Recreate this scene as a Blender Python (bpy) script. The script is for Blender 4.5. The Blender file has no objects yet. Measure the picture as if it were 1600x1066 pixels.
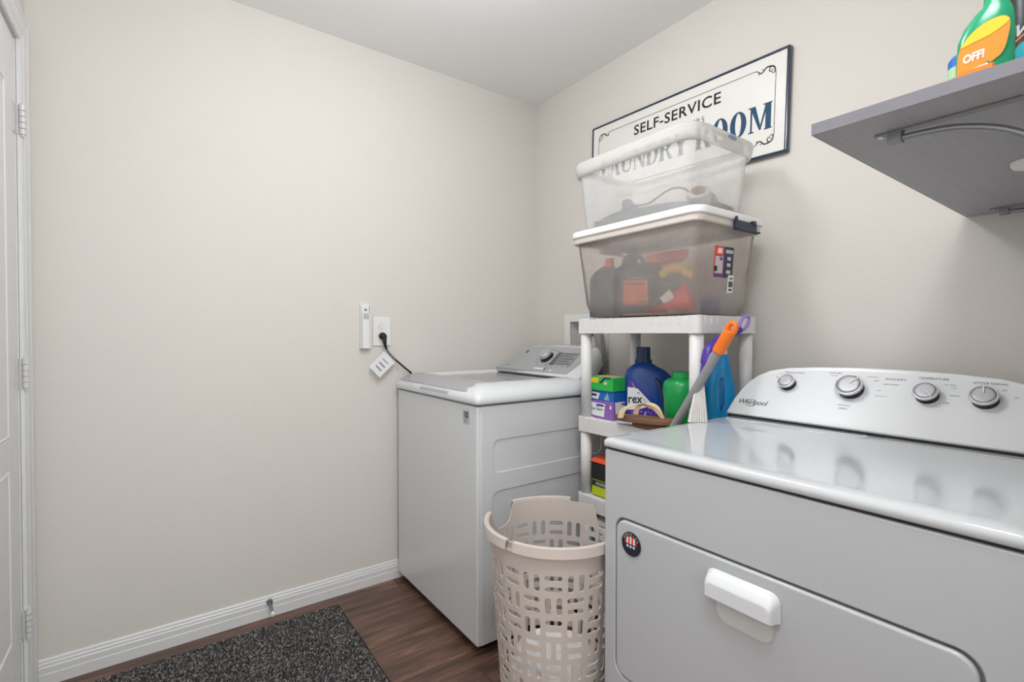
import bpy, bmesh, math, random
from mathutils import Vector, Matrix
random.seed(7)
PI = math.pi
C = bpy.context.scene.collection
scene = bpy.context.scene

# ------------------------------------------------------------------ camera, light, exposure
cam_data = bpy.data.cameras.new('camera')
cam = bpy.data.objects.new('camera', cam_data); C.objects.link(cam)
cam.location = (0, 0, 1.147)
cam.rotation_euler = (math.radians(90 - 0.78), 0, -math.atan2(557, 767))
cam_data.sensor_width = 36; cam_data.lens = 36 * 767 / 1600; cam_data.clip_start = 0.02
scene.camera = cam
vs = scene.view_settings
vs.view_transform = 'Standard'; vs.look = 'None'; vs.gamma = 1; vs.use_curve_mapping = False
vs.exposure = 0.14
world = bpy.data.worlds.new('world'); scene.world = world; world.use_nodes = True
world.node_tree.nodes['Background'].inputs[0].default_value = (0.8, 0.85, 0.9, 1)
world.node_tree.nodes['Background'].inputs[1].default_value = 0.3
def lamp(name, typ, loc, power, color, rot=(0, 0, 0), **kw):
    d = bpy.data.lights.new(name, typ); d.energy = power; d.color = color
    for k, v in kw.items(): setattr(d, k, v)
    o = bpy.data.objects.new(name, d); o.location = loc; o.rotation_euler = rot; C.objects.link(o); return o
lamp('ceiling_lamp', 'POINT', (0.63, 1.10, 2.24), 14.2, (0.985, 0.99, 1.0), shadow_soft_size=0.11)
lamp('rear_fill', 'AREA', (0.15, -1.4, 1.3), 28.0, (0.95, 0.975, 1.0), (math.radians(90), 0, 0), shape='RECTANGLE', size=1.6, size_y=2.0)  # added unseen fill from behind the camera, not a daylight opening
lamp('side_fill', 'AREA', (-0.31, 0.35, 1.45), 3.1, (0.97, 0.985, 1.0), (0, math.radians(-90), 0), shape='RECTANGLE', size=1.7, size_y=1.2)  # added soft fill from the left
lamp('overhead_fill', 'AREA', (0.25, 0.1, 2.40), 13.6, (0.985, 0.99, 1.0), (0, 0, 0), shape='DISK', size=0.5)  # added overhead fill disk, stands for no known fixture

# ------------------------------------------------------------------ helpers
def hx(s):
    s = s.lstrip('#'); v = [int(s[i:i+2], 16) / 255 for i in (0, 2, 4)]
    return tuple((c / 12.92 if c <= 0.04045 else ((c + 0.055) / 1.055) ** 2.4) for c in v) + (1,)
def mat(name, col, rough=0.5, metal=0.0, var=0.03, vscale=6.0, bump=0.0, bscale=200.0, coat=0.0, spec=0.5, detail=3):
    m = bpy.data.materials.new(name); m.use_nodes = True
    nt = m.node_tree; b = nt.nodes['Principled BSDF']
    c = hx(col) if isinstance(col, str) else col
    tc = nt.nodes.new('ShaderNodeTexCoord')
    n = nt.nodes.new('ShaderNodeTexNoise'); n.inputs['Scale'].default_value = vscale; n.inputs['Detail'].default_value = 3
    nt.links.new(tc.outputs['Object'], n.inputs['Vector'])
    mx = nt.nodes.new('ShaderNodeMix'); mx.data_type = 'RGBA'
    mx.inputs[6].default_value = tuple(x * (1 - var) for x in c[:3]) + (1,)
    mx.inputs[7].default_value = tuple(min(1, x * (1 + var)) for x in c[:3]) + (1,)
    nt.links.new(n.outputs['Fac'], mx.inputs[0]); nt.links.new(mx.outputs[2], b.inputs['Base Color'])
    b.inputs['Roughness'].default_value = rough; b.inputs['Metallic'].default_value = metal
    b.inputs['Coat Weight'].default_value = coat; b.inputs['Specular IOR Level'].default_value = spec
    if bump:
        n2 = nt.nodes.new('ShaderNodeTexNoise'); n2.inputs['Scale'].default_value = bscale; n2.inputs['Detail'].default_value = detail
        nt.links.new(tc.outputs['Object'], n2.inputs['Vector'])
        bp = nt.nodes.new('ShaderNodeBump'); bp.inputs['Strength'].default_value = bump; bp.inputs['Distance'].default_value = 0.002
        nt.links.new(n2.outputs['Fac'], bp.inputs['Height']); nt.links.new(bp.outputs['Normal'], b.inputs['Normal'])
    return m
def frosted(name, tint, haze, opacity):
    m = bpy.data.materials.new(name); m.use_nodes = True; nt = m.node_tree; nt.nodes.clear()
    out = nt.nodes.new('ShaderNodeOutputMaterial')
    tr = nt.nodes.new('ShaderNodeBsdfTransparent'); tr.inputs[0].default_value = hx(tint)
    di = nt.nodes.new('ShaderNodeBsdfDiffuse'); di.inputs[0].default_value = hx(haze)
    tl = nt.nodes.new('ShaderNodeBsdfTranslucent'); tl.inputs[0].default_value = hx(haze)
    gl = nt.nodes.new('ShaderNodeBsdfGlossy'); gl.inputs['Roughness'].default_value = 0.25
    a = nt.nodes.new('ShaderNodeMixShader'); a.inputs[0].default_value = 0.45
    nt.links.new(di.outputs[0], a.inputs[1]); nt.links.new(tl.outputs[0], a.inputs[2])
    b = nt.nodes.new('ShaderNodeMixShader')
    nz = nt.nodes.new('ShaderNodeTexNoise'); nz.inputs['Scale'].default_value = 9
    mr = nt.nodes.new('ShaderNodeMapRange'); mr.inputs[3].default_value = opacity - 0.05; mr.inputs[4].default_value = opacity + 0.05
    nt.links.new(nz.outputs['Fac'], mr.inputs[0]); nt.links.new(mr.outputs[0], b.inputs[0])
    nt.links.new(tr.outputs[0], b.inputs[1]); nt.links.new(a.outputs[0], b.inputs[2])
    fr = nt.nodes.new('ShaderNodeFresnel'); fr.inputs[0].default_value = 1.25
    c = nt.nodes.new('ShaderNodeMixShader')
    nt.links.new(fr.outputs[0], c.inputs[0]); nt.links.new(b.outputs[0], c.inputs[1]); nt.links.new(gl.outputs[0], c.inputs[2])
    nt.links.new(c.outputs[0], out.inputs[0]); return m

def link(name, me, m=None, parent=None, smooth=False, bevel=0.0, seg=2, label=None, ang=40, solid=0.0):
    if m is not None and not me.materials: me.materials.append(m)
    if smooth:
        for p in me.polygons: p.use_smooth = True
    o = bpy.data.objects.new(name, me); C.objects.link(o)
    if solid:
        s = o.modifiers.new('solid', 'SOLIDIFY'); s.thickness = solid; s.offset = 0
    if bevel:
        b = o.modifiers.new('bevel', 'BEVEL'); b.width = bevel; b.segments = seg; b.limit_method = 'ANGLE'; b.angle_limit = math.radians(35)
        b.harden_normals = False
        for p in me.polygons: p.use_smooth = True
    if smooth or bevel:
        try:
            bpy.context.view_layer.update()
            e = o.modifiers.new('wn', 'WEIGHTED_NORMAL') if bevel else None
        except Exception: pass
    if parent is not None:
        o.parent = parent
        w = Matrix.Translation(parent.location) @ parent.rotation_euler.to_matrix().to_4x4() if parent.parent is None else None
        if w is not None and parent.type == 'EMPTY': o.matrix_parent_inverse = w.inverted()
    if label: o['label'] = label
    return o
def M(vf, name='m'):
    me = bpy.data.meshes.new(name); me.from_pydata([tuple(v) for v in vf[0]], [], vf[1]); me.update()
    bm = bmesh.new(); bm.from_mesh(me); bmesh.ops.recalc_face_normals(bm, faces=bm.faces); bm.to_mesh(me); bm.free()
    return me
def part(name, vf, m, parent=None, **kw): return link(name, M(vf, name), m, parent, **kw)
def thing(name, label, cat, loc, group=None):
    o = bpy.data.objects.new(name, None); C.objects.link(o); o.location = loc; o.empty_display_size = 0.05
    o['label'] = label; o['category'] = cat
    if group: o['group'] = group
    return o
def tag(o, label, cat, group=None):
    o['label'] = label; o['category'] = cat
    if group: o['group'] = group
    return o
def struct(o): o['kind'] = 'structure'; return o
def cat(*l):
    V, F = [], []
    for v, f in l:
        n = len(V); V += list(v); F += [tuple(i + n for i in q) for q in f]
    return V, F
def box(x0, x1, y0, y1, z0, z1):
    V = [(x, y, z) for x in (x0, x1) for y in (y0, y1) for z in (z0, z1)]
    return V, [(0, 1, 3, 2), (4, 6, 7, 5), (0, 4, 5, 1), (2, 3, 7, 6), (0, 2, 6, 4), (1, 5, 7, 3)]
def xf(vf, mtx): return [mtx @ Vector(v) for v in vf[0]], vf[1]
def loft(rings, caps=True, closed=True):
    n = len(rings[0]); V = [p for r in rings for p in r]; F = []
    for k in range(len(rings) - 1):
        for i in range(n if closed else n - 1):
            j = (i + 1) % n; F.append((k*n+i, k*n+j, (k+1)*n+j, (k+1)*n+i))
    if caps: F.append(tuple(range(n))[::-1]); F.append(tuple(range((len(rings)-1)*n, len(rings)*n)))
    return V, F
def lathe(prof, c=(0, 0, 0), n=32, sx=1.0, sy=1.0, caps=True):
    return loft([[(c[0] + r*sx*math.cos(2*PI*i/n), c[1] + r*sy*math.sin(2*PI*i/n), c[2] + z) for i in range(n)] for r, z in prof], caps)
def frame(origin, u, v):
    u = Vector(u).normalized(); v = Vector(v); v = (v - u * v.dot(u)).normalized(); n = u.cross(v)
    return Matrix(((u.x, v.x, n.x, origin[0]), (u.y, v.y, n.y, origin[1]), (u.z, v.z, n.z, origin[2]), (0, 0, 0, 1)))
def axis(p0, p1):
    d = (Vector(p1) - Vector(p0)); q = d.to_track_quat('Z', 'Y').to_matrix().to_4x4()
    return Matrix.Translation(Vector(p0)) @ q
def cyl(p0, p1, r0, r1=None, n=20):
    r1 = r0 if r1 is None else r1; L = (Vector(p1) - Vector(p0)).length
    return xf(lathe([(r0, 0), (r1, L)], n=n), axis(p0, p1))
def tube(path, r, n=10, closed=False):
    P = [Vector(p) for p in path]; N = len(P); rings = []
    up = Vector((0, 0, 1)); t0 = (P[1] - P[0]).normalized()
    if abs(t0.dot(up)) > 0.9: up = Vector((1, 0, 0))
    x = t0.cross(up).normalized()
    for i in range(N):
        a = P[(i-1) % N] if (closed or i > 0) else P[i]; b = P[(i+1) % N] if (closed or i < N-1) else P[i]
        t = (b - a).normalized(); x = (x - t * x.dot(t)).normalized(); y = t.cross(x)
        rr = r[i] if isinstance(r, (list, tuple)) else r
        rings.append([P[i] + x*rr*math.cos(2*PI*k/n) + y*rr*math.sin(2*PI*k/n) for k in range(n)])
    if closed: rings.append(rings[0]); return loft(rings, False)
    return loft(rings)
def bez(pts, n=8):
    """Catmull-Rom through pts"""
    P = [Vector(p) for p in pts]; out = []
    for i in range(len(P) - 1):
        a = P[max(i-1, 0)]; b = P[i]; c = P[i+1]; d = P[min(i+2, len(P)-1)]
        for k in range(n):
            t = k / n
            out.append(0.5*((2*b) + (c-a)*t + (2*a-5*b+4*c-d)*t*t + (3*b-a-3*c+d)*t**3))
    out.append(P[-1]); return out
def rr(w, h, r, n=6, cx=0, cy=0):
    out = []
    for (sx, sy, a0) in ((1, 1, 0), (-1, 1, PI/2), (-1, -1, PI), (1, -1, 1.5*PI)):
        for k in range(n + 1):
            a = a0 + PI/2*k/n; out.append((cx + sx*(w/2 - r) + r*math.cos(a), cy + sy*(h/2 - r) + r*math.sin(a)))
    return out
def extr(poly, z0, z1): return loft([[(x, y, z0) for x, y in poly], [(x, y, z1) for x, y in poly]])
def plate(outer, holes, t, bev=0.0, mtx=None):
    """2-D outline with holes, extruded to thickness t: local z from -t to 0"""
    cu = bpy.data.curves.new('c', 'CURVE'); cu.dimensions = '2D'; cu.fill_mode = 'BOTH'
    for pts in [outer] + list(holes):
        s = cu.splines.new('POLY'); s.points.add(len(pts) - 1); s.use_cyclic_u = True
        for p, q in zip(s.points, pts): p.co = (q[0], q[1], 0, 1)
    cu.extrude = max(t/2 - bev, 0.0001); cu.bevel_depth = bev; cu.bevel_resolution = 2; cu.offset = -bev
    return curve_mesh(cu, Matrix.Translation((0, 0, -t/2)) if mtx is None else mtx @ Matrix.Translation((0, 0, -t/2)))
def curve_mesh(cu, mtx):
    o = bpy.data.objects.new('tmp', cu); C.objects.link(o)
    dg = bpy.context.evaluated_depsgraph_get(); dg.update()
    me = bpy.data.meshes.new_from_object(o.evaluated_get(dg)); me.transform(mtx)
    me.materials.clear()
    bpy.data.objects.remove(o); bpy.data.curves.remove(cu); return me
def text(name, s, size, mtx, m, parent, bold=0.0, align='LEFT', sx=1.0, shear=0.0, ext=0.0002, label=None, space=1.0):
    cu = bpy.data.curves.new('t', 'FONT'); cu.body = s; cu.size = size; cu.extrude = ext; cu.offset = bold
    cu.align_x = align; cu.shear = shear; cu.resolution_u = 3; cu.space_character = space
    me = curve_mesh(cu, mtx @ Matrix.Diagonal((sx, 1, 1, 1)))
    return link(name, me, m, parent, label=label)
def decal(name, pts, m, parent, mtx, t=0.0005, label=None, holes=()):
    return link(name, plate(pts, holes, t, 0, mtx @ Matrix.Translation((0, 0, t))), m, parent, label=label)

# ------------------------------------------------------------------ materials
m_wall = mat('wall_paint', '#d9d5cf', 0.75, var=0.012, vscale=2, bump=0.35, bscale=170, detail=4)
m_ceil = mat('ceiling_paint', '#f2f3f3', 0.85, var=0.01, vscale=3, bump=0.4, bscale=90, detail=4)
m_trim = mat('trim_gloss', '#dcdddd', 0.38, var=0.015)
m_door = mat('door_paint', '#e0e1e2', 0.42, var=0.01)
m_hinge = mat('painted_hinge', '#d2d2d2', 0.35, var=0.03)
m_dark = mat('dark_gap', '#2a2a2a', 0.7)
m_enamel = mat('washer_enamel', '#d6d9dc', 0.22, var=0.01, vscale=2, coat=0.3)
m_enamel2 = mat('dryer_enamel', '#bcbfc3', 0.22, var=0.01, vscale=2, coat=0.4)
m_deck = mat('white_appliance_plastic', '#dcdfe3', 0.16, var=0.01, coat=0.4)
m_deckd = mat('dryer_top_enamel', '#c9cdd1', 0.1, var=0.01, vscale=2, coat=0.5)
m_cons = mat('console_white', '#e3e6e9', 0.25, var=0.01)
m_silver = mat('silver_paint', '#b4b6ba', 0.35, metal=0.35, var=0.02)
m_silver2 = mat('knob_silver', '#c2c4c9', 0.3, metal=0.25, var=0.02)
m_chrome = mat('chrome', '#e2e3e6', 0.2, metal=0.35)
m_blackp = mat('black_plastic', '#17181a', 0.4)
m_grayglass = mat('tinted_lid_glass', '#8f8c8c', 0.12, var=0.02, coat=0.5)
m_grayglass2 = mat('tinted_lid_glass_dark', '#6e7275', 0.15, var=0.02, coat=0.5)
m_lcd = mat('display_grey', '#8a8d90', 0.3)
m_lcd2 = mat('display_dark', '#5b5e61', 0.3)
m_print = mat('grey_print', '#8e9298', 0.6)
m_print2 = mat('dark_print', '#26282b', 0.6)
m_white = mat('white_plastic', '#e9e9e8', 0.35, var=0.015)
m_whitelid = mat('white_lid_plastic', '#efeeee', 0.35, var=0.01)
m_unit = mat('white_shelf_plastic', '#dedddc', 0.42, var=0.015)
m_basket = mat('basket_plastic', '#c8beb7', 0.48, var=0.04, vscale=5)
m_navy = mat('navy_enamel', '#0c2342', 0.12, var=0.05, coat=0.6)
m_navyp = mat('navy_print', '#0f4262', 0.6)
m_blackprint = mat('black_print', '#10131c', 0.3)
m_sign = mat('sign_enamel', '#e6e5e1', 0.12, var=0.01, coat=0.6)
m_paper = mat('white_paper', '#e2e3e4', 0.7)
m_orange = mat('orange_plastic', '#f47a1c', 0.35, var=0.03)
m_purple = mat('purple_plastic', '#4b2a94', 0.35, var=0.04)
m_lilac = mat('lilac_plastic', '#9b7cc4', 0.35)
m_pole = mat('grey_pole', '#8f9092', 0.4)
m_blue = mat('blue_bottle', '#1c92d0', 0.28, var=0.04)
m_deepblue = mat('deep_blue_bottle', '#0c418e', 0.28, var=0.06)
m_capblue = mat('navy_cap', '#0e3058', 0.35)
m_green = mat('green_plastic', '#159a4c', 0.3, var=0.05)
m_boxgreen = mat('green_carton', '#22b14c', 0.4, var=0.04)
m_boxblue = mat('blue_carton', '#1766b8', 0.4, var=0.05)
m_boxpurple = mat('purple_carton', '#8a5fb0', 0.45, var=0.08, vscale=20)
m_yellow = mat('yellow_print', '#e3c41c', 0.5)
m_lime = mat('lime_carton', '#b9c91b', 0.5)
m_brown = mat('brown_sole', '#7b5a44', 0.7, var=0.06, vscale=30, bump=0.3, bscale=300)
m_cream = mat('cream_strap', '#dcc4a0', 0.6)
m_red = mat('red_plastic', '#e62a30', 0.35)
m_slate = mat('charcoal_jug', '#405868', 0.45)
m_olabel = mat('orange_label', '#fb8450', 0.5)
m_hose = mat('grey_hose', '#8d8783', 0.5)
m_black = mat('black_rubber', '#0c0c0d', 0.5)
m_metal = mat('dull_metal', '#8b8d90', 0.35, metal=0.6)
m_navylatch = mat('navy_latch', '#1c2a46', 0.4)
m_rim = frosted('frosted_rim', '#fafafa', '#f9f8f5', 0.80)
m_binclear = frosted('frosted_bin_upper', '#fdfdfe', '#fdfcfa', 0.53)
m_binlow = frosted('frosted_bin_lower', '#fefdfc', '#faf2ec', 0.37)
m_tan = mat('tan_card', '#cdb795', 0.7)
m_slateblue = mat('slate_blue_plastic', '#48647a', 0.4)
m_tealsticker = mat('teal_sticker', '#7fb0b5', 0.5)

# wood-look floor
m_floor = bpy.data.materials.new('vinyl_plank'); m_floor.use_nodes = True
nt = m_floor.node_tree; B = nt.nodes['Principled BSDF']; B.inputs['Roughness'].default_value = 0.42
tc = nt.nodes.new('ShaderNodeTexCoord'); oi = nt.nodes.new('ShaderNodeObjectInfo')
mp = nt.nodes.new('ShaderNodeMapping'); mp.inputs['Scale'].default_value = (1.6, 16, 1)
cm = nt.nodes.new('ShaderNodeCombineXYZ'); mu = nt.nodes.new('ShaderNodeMath'); mu.operation = 'MULTIPLY'; mu.inputs[1].default_value = 13
nt.links.new(oi.outputs['Random'], mu.inputs[0])
for k in range(3): nt.links.new(mu.outputs[0], cm.inputs[k])
va = nt.nodes.new('ShaderNodeVectorMath'); nt.links.new(tc.outputs['Object'], va.inputs[0]); nt.links.new(cm.outputs[0], va.inputs[1])
nt.links.new(va.outputs[0], mp.inputs['Vector'])
n1 = nt.nodes.new('ShaderNodeTexNoise'); n1.inputs['Scale'].default_value = 2.2; n1.inputs['Detail'].default_value = 6; n1.inputs['Roughness'].default_value = 0.62; n1.inputs['Distortion'].default_value = 0.6
nt.links.new(mp.outputs[0], n1.inputs['Vector'])
cr = nt.nodes.new('ShaderNodeValToRGB'); e = cr.color_ramp.elements
e[0].position = 0.3; e[0].color = hx('#44332b'); e[1].position = 0.74; e[1].color = hx('#9c7661')
e2 = e.new(0.45); e2.color = hx('#5c463b'); e3 = e.new(0.58); e3.color = hx('#75574a')
nt.links.new(n1.outputs['Fac'], cr.inputs[0])
mp2 = nt.nodes.new('ShaderNodeMapping'); mp2.inputs['Scale'].default_value = (3, 90, 1); nt.links.new(va.outputs[0], mp2.inputs['Vector'])
n2 = nt.nodes.new('ShaderNodeTexNoise'); n2.inputs['Scale'].default_value = 3; n2.inputs['Detail'].default_value = 4; nt.links.new(mp2.outputs[0], n2.inputs['Vector'])
mr = nt.nodes.new('ShaderNodeMapRange'); mr.inputs[1].default_value = 0.35; mr.inputs[2].default_value = 0.65; mr.inputs[3].default_value = 0.78; mr.inputs[4].default_value = 1.15
nt.links.new(n2.outputs['Fac'], mr.inputs[0])
mv = nt.nodes.new('ShaderNodeVectorMath'); mv.operation = 'MULTIPLY'
nt.links.new(cr.outputs[0], mv.inputs[0]); nt.links.new(mr.outputs[0], mv.inputs[1]); nt.links.new(mv.outputs[0], B.inputs['Base Color'])
# grey wood-grain laminate
m_lam = bpy.data.materials.new('grey_wood_laminate'); m_lam.use_nodes = True
nt = m_lam.node_tree; B = nt.nodes['Principled BSDF']; B.inputs['Roughness'].default_value = 0.5
tc = nt.nodes.new('ShaderNodeTexCoord'); mp = nt.nodes.new('ShaderNodeMapping'); mp.inputs['Scale'].default_value = (2, 60, 60)
nt.links.new(tc.outputs['Object'], mp.inputs['Vector'])
n1 = nt.nodes.new('ShaderNodeTexNoise'); n1.inputs['Scale'].default_value = 2; n1.inputs['Detail'].default_value = 5; nt.links.new(mp.outputs[0], n1.inputs['Vector'])
cr = nt.nodes.new('ShaderNodeValToRGB'); e = cr.color_ramp.elements
e[0].position = 0.25; e[0].color = hx('#a3a2a6'); e[1].position = 0.8; e[1].color = hx('#adacb0')
nt.links.new(n1.outputs['Fac'], cr.inputs[0]); nt.links.new(cr.outputs[0], B.inputs['Base Color'])
# carpet pile with per-tuft colour
m_pile = bpy.data.materials.new('rug_pile'); m_pile.use_nodes = True
nt = m_pile.node_tree; B = nt.nodes['Principled BSDF']; B.inputs['Roughness'].default_value = 0.95
at_ = nt.nodes.new('ShaderNodeAttribute'); at_.attribute_name = 'tuft'; nt.links.new(at_.outputs['Color'], B.inputs['Base Color'])

# ------------------------------------------------------------------ setting
XW, YW, XL, H = 1.76, 2.19, -0.33, 2.44
FY = -1.5
fl = struct(part('floor', box(XL-.12, XW+.12, FY-.1, YW+.12, -0.1, -0.003), m_dark))
mesh_cache = {}
def plank(x0, x1, y0, y1):
    key = (round(x1-x0, 3), round(y1-y0, 3))
    if key not in mesh_cache:
        me = M(box(-key[0]/2+.0006, key[0]/2-.0006, -key[1]/2+.0006, key[1]/2-.0006, -.003, 0)); me.materials.append(m_floor)
        mesh_cache[key] = me
    o = bpy.data.objects.new('plank', mesh_cache[key]); C.objects.link(o)
    o.location = ((x0+x1)/2, (y0+y1)/2, 0); o.parent = fl
y = YW; row = 0
while y > FY + 0.01:
    y0 = max(y - 0.152, FY); x = XL - (0.0, 0.55, 0.27, 0.83, 0.41)[row % 5]
    while x < XW:
        a, b = max(x, XL), min(x + 1.22, XW)
        if b - a > 0.02: plank(a, b, y0, y)
        x += 1.22
    y = y0; row += 1
struct(part('ceiling', box(XL-.12, XW+.12, FY-.1, YW+.12, H, H+.1), m_ceil))
struct(part('wall_back', box(XL-.12, XW+.12, YW, YW+.12, 0, H), m_wall))
# right wall with the cut-out for the washer supply box
WY0, WY1, WZ0, WZ1 = 1.668, 1.905, 1.045, 1.218
wr = plate([(-FY, 0), (-FY, H), (-YW, H), (-YW, 0)][::-1], [[(-WY0, WZ0), (-WY0, WZ1), (-WY1, WZ1), (-WY1, WZ0)]], 0.12, 0, frame((XW, 0, 0), (0, -1, 0), (0, 0, 1)))
struct(link('wall_right', wr, m_wall))
DY0, DY1, DZ = 1.25, 2.06, 2.03
struct(part('wall_left', cat(box(XL-.12, XL, DY1+.012, YW, 0, H), box(XL-.12, XL, FY, DY0-.012, 0, H), box(XL-.12, XL, DY0-.012, DY1+.012, DZ+.012, H)), m_wall))
struct(part('wall_front', box(XL-.12, XW+.12, FY-.1, FY, 0, H), m_wall))
struct(part('wall_return', box(0.66, XW, -0.08, 0.04, 0, H), m_wall))
# baseboards: stepped colonial profile
prof = [(0, 0), (.014, 0), (.014, .036), (.0125, .039), (.0125, .058), (.010, .062), (.010, .069), (.0065, .073), (.0065, .079), (.003, .084), (0, .084)]
def base_x(x0, x1, y): return loft([[(x0, y - d, z) for d, z in prof], [(x1, y - d, z) for d, z in prof]])
bb = struct(part('baseboard_back', base_x(-.318, XW-.001, YW), m_trim))
struct(part('baseboard_right', loft([[(XW - d, .05, z) for d, z in prof], [(XW - d, YW-.016, z) for d, z in prof]]), m_trim))
# door casing with mitred top corner, jamb and two-panel door
cp = [(0, 0), (0, .008), (.006, .011), (.020, .011), (.026, .014), (.05, .016), (.062, .013), (.070, .017), (.080, .017), (.083, 0)]  # (across, proud)
def casing(name, a, b, across_a, across_b):
    r0 = [Vector(a) + Vector(across_a) * w + Vector((d, 0, 0)) for w, d in cp]; r1 = [Vector(b) + Vector(across_b) * w + Vector((d, 0, 0)) for w, d in cp]
    return struct(part(name, loft([r0, r1]), m_trim))
casing('trim_1', (XL, DY1, 0), (XL, DY1, DZ), (0, 1, 0), (0, 1, 1))
casing('trim_2', (XL, DY1, DZ), (XL, DY0, DZ), (0, 1, 1), (0, -1, 1))
casing('trim_3', (XL, DY0, DZ), (XL, DY0, 0), (0, -1, 1), (0, -1, 0))
struct(part('trim_4', cat(box(XL-.12, XL-.001, DY1-.002, DY1+.012, 0, DZ+.012), box(XL-.12, XL-.001, DY0-.012, DY0+.002, 0, DZ+.012), box(XL-.12, XL-.001, DY0, DY1, DZ-.002, DZ+.012)), m_trim))
door = thing('door_1', '', '', (XL-.02, 1.655, 0)); del door['label']; del door['category']; door['kind'] = 'structure'
dx = XL - .004
part('door_leaf', box(dx-.04, dx-.009, DY0+.004, DY1-.004, .008, DZ-.004), m_door, door)
for (a, b) in ((DY0+.004, DY0+.125), (DY1-.125, DY1-.004)):
    part('stile', box(dx-.0095, dx, a, b, .008, DZ-.004), m_door, door, bevel=.002)
for (a, b) in ((.008, .27), (.765, .855), (1.86, DZ-.004)):
    part('rail', box(dx-.0095, dx, DY0+.125, DY1-.125, a, b), m_door, door, bevel=.002)
for (a, b) in ((.27, .765), (.855, 1.86)):
    y0, y1 = DY0+.125, DY1-.125
    r = [[(dx-.001+d, yy, zz) for yy, zz in ((y0+i, a+i), (y1-i, a+i), (y1-i, b-i), (y0+i, b-i))] for i, d in ((0, 0), (.006, .003), (.014, -.004), (.022, -.008), (.04, -.008), (.075, -.001))]
    part('door_panel', loft([r[0]] + r[1:], True), m_door, door)
# hinges (painted)
for z0 in (1.745, .985, .225):
    hg = part('hinge', cat(box(XL-.001, XL+.0035, DY1-.002, DY1+.012, z0, z0+.089), box(dx, dx+.0025, DY1-.028, DY1-.004, z0, z0+.089)), m_hinge, door, bevel=.001)
    part('hinge_knuckle', cat(*[cyl((XL+.012, DY1+.001, z0+.001+k*.0178), (XL+.012, DY1+.001, z0+.0165+k*.0178), .0085, n=14) for k in range(5)], cyl((XL+.012, DY1+.001, z0-.006), (XL+.012, DY1+.001, z0+.095), .005, n=10)), m_hinge, hg, smooth=False)
    part('screw', cat(cyl((XL+.003, DY1+.008, z0+.012), (XL+.005, DY1+.008, z0+.012), .003, n=8), cyl((XL+.003, DY1+.008, z0+.077), (XL+.005, DY1+.008, z0+.077), .003, n=8)), m_dark, hg)

# ceiling light (above the frame)
cl = thing('ceiling_light', 'round white flush ceiling light above the washer aisle, out of frame', 'ceiling light', (.63, 1.10, 2.44))
part('base_ring', lathe([(.0, 0), (.17, 0), (.17, -.025), (.15, -.03), (.0, -.03)], (.63, 1.10, 2.44), 40), m_white, cl, smooth=False)
m_glow = bpy.data.materials.new('lit_diffuser'); m_glow.use_nodes = True
m_glow.node_tree.nodes['Principled BSDF'].inputs['Emission Color'].default_value = (1, .98, .95, 1)
m_glow.node_tree.nodes['Principled BSDF'].inputs['Emission Strength'].default_value = 3
part('diffuser', lathe([(.148, -.03), (.146, -.05), (.13, -.068), (.09, -.082), (.04, -.088), (.001, -.089)], (.63, 1.10, 2.44), 40), m_glow, cl, smooth=True)

# ------------------------------------------------------------------ rug
rug = thing('rug', 'dark grey speckled rectangular door mat with black edge on the plank floor', 'rug', (.16, 1.78, 0))
RX0, RX1, RY0, RY1 = -.297, .617, 1.48, 2.102
part('backing', extr(rr(RX1-RX0, RY1-RY0, .008, 3, (RX0+RX1)/2, (RY0+RY1)/2), 0.0005, .004), m_black, rug)
cols = [hx(h) for h in ('#302f30', '#454445', '#5c5a5a', '#82807e', '#aaa6a2', '#3b3a3b', '#6b6967', '#272627')]
V, F, CL = [], [], []
nx, ny = 226, 152
for i in range(nx):
    for j in range(ny):
        x = RX0 + .008 + (i + random.uniform(.1, .9)) * (RX1-RX0-.016)/nx; y = RY0 + .008 + (j + random.uniform(.1, .9)) * (RY1-RY0-.016)/ny
        h = random.uniform(.0085, .0125); r = random.uniform(.0020, .0029); a = random.uniform(0, PI); n = len(V)
        tx, ty = random.uniform(-.0018, .0018), random.uniform(-.0018, .0018)
        for k in range(4): V.append((x + r*math.cos(a+k*PI/2), y + r*.75*math.sin(a+k*PI/2), .0035))
        for k in range(4): V.append((x + tx + r*.8*math.cos(a+k*PI/2), y + ty + r*.6*math.sin(a+k*PI/2), h))
        F += [(n, n+1, n+5, n+4), (n+1, n+2, n+6, n+5), (n+2, n+3, n+7, n+6), (n+3, n, n+4, n+7), (n+4, n+5, n+6, n+7)]
        CL.append(random.choice(cols))
me = bpy.data.meshes.new('pile'); me.from_pydata(V, [], F); me.materials.append(m_pile)
ca = me.color_attributes.new('tuft', 'FLOAT_COLOR', 'POINT')
flat = []
for c in CL: flat += list(c) * 8
ca.data.foreach_set('color', flat)
po = link('pile', me, None, rug); po['kind'] = 'stuff'

# ------------------------------------------------------------------ door stop
ds = thing('door_stop', 'small spring door stop screwed to the white baseboard above the mat', 'door stop', (.366, 2.177, .06))
part('mount', cyl((.366, 2.178, .062), (.366, 2.168, .061), .0125, .0105, 20), m_metal, ds)
part('spring', tube([(.366 + .0045*math.cos(t*.9), 2.170 - .0012*t, .061 - .0003*t + .0045*math.sin(t*.9)) for t in range(0, 48)], .0016, 6), m_metal, ds)
part('tip', cyl((.366, 2.115, .046), (.366, 2.100, .042), .0075, .0065, 16), m_white, ds, bevel=.001)

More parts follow.
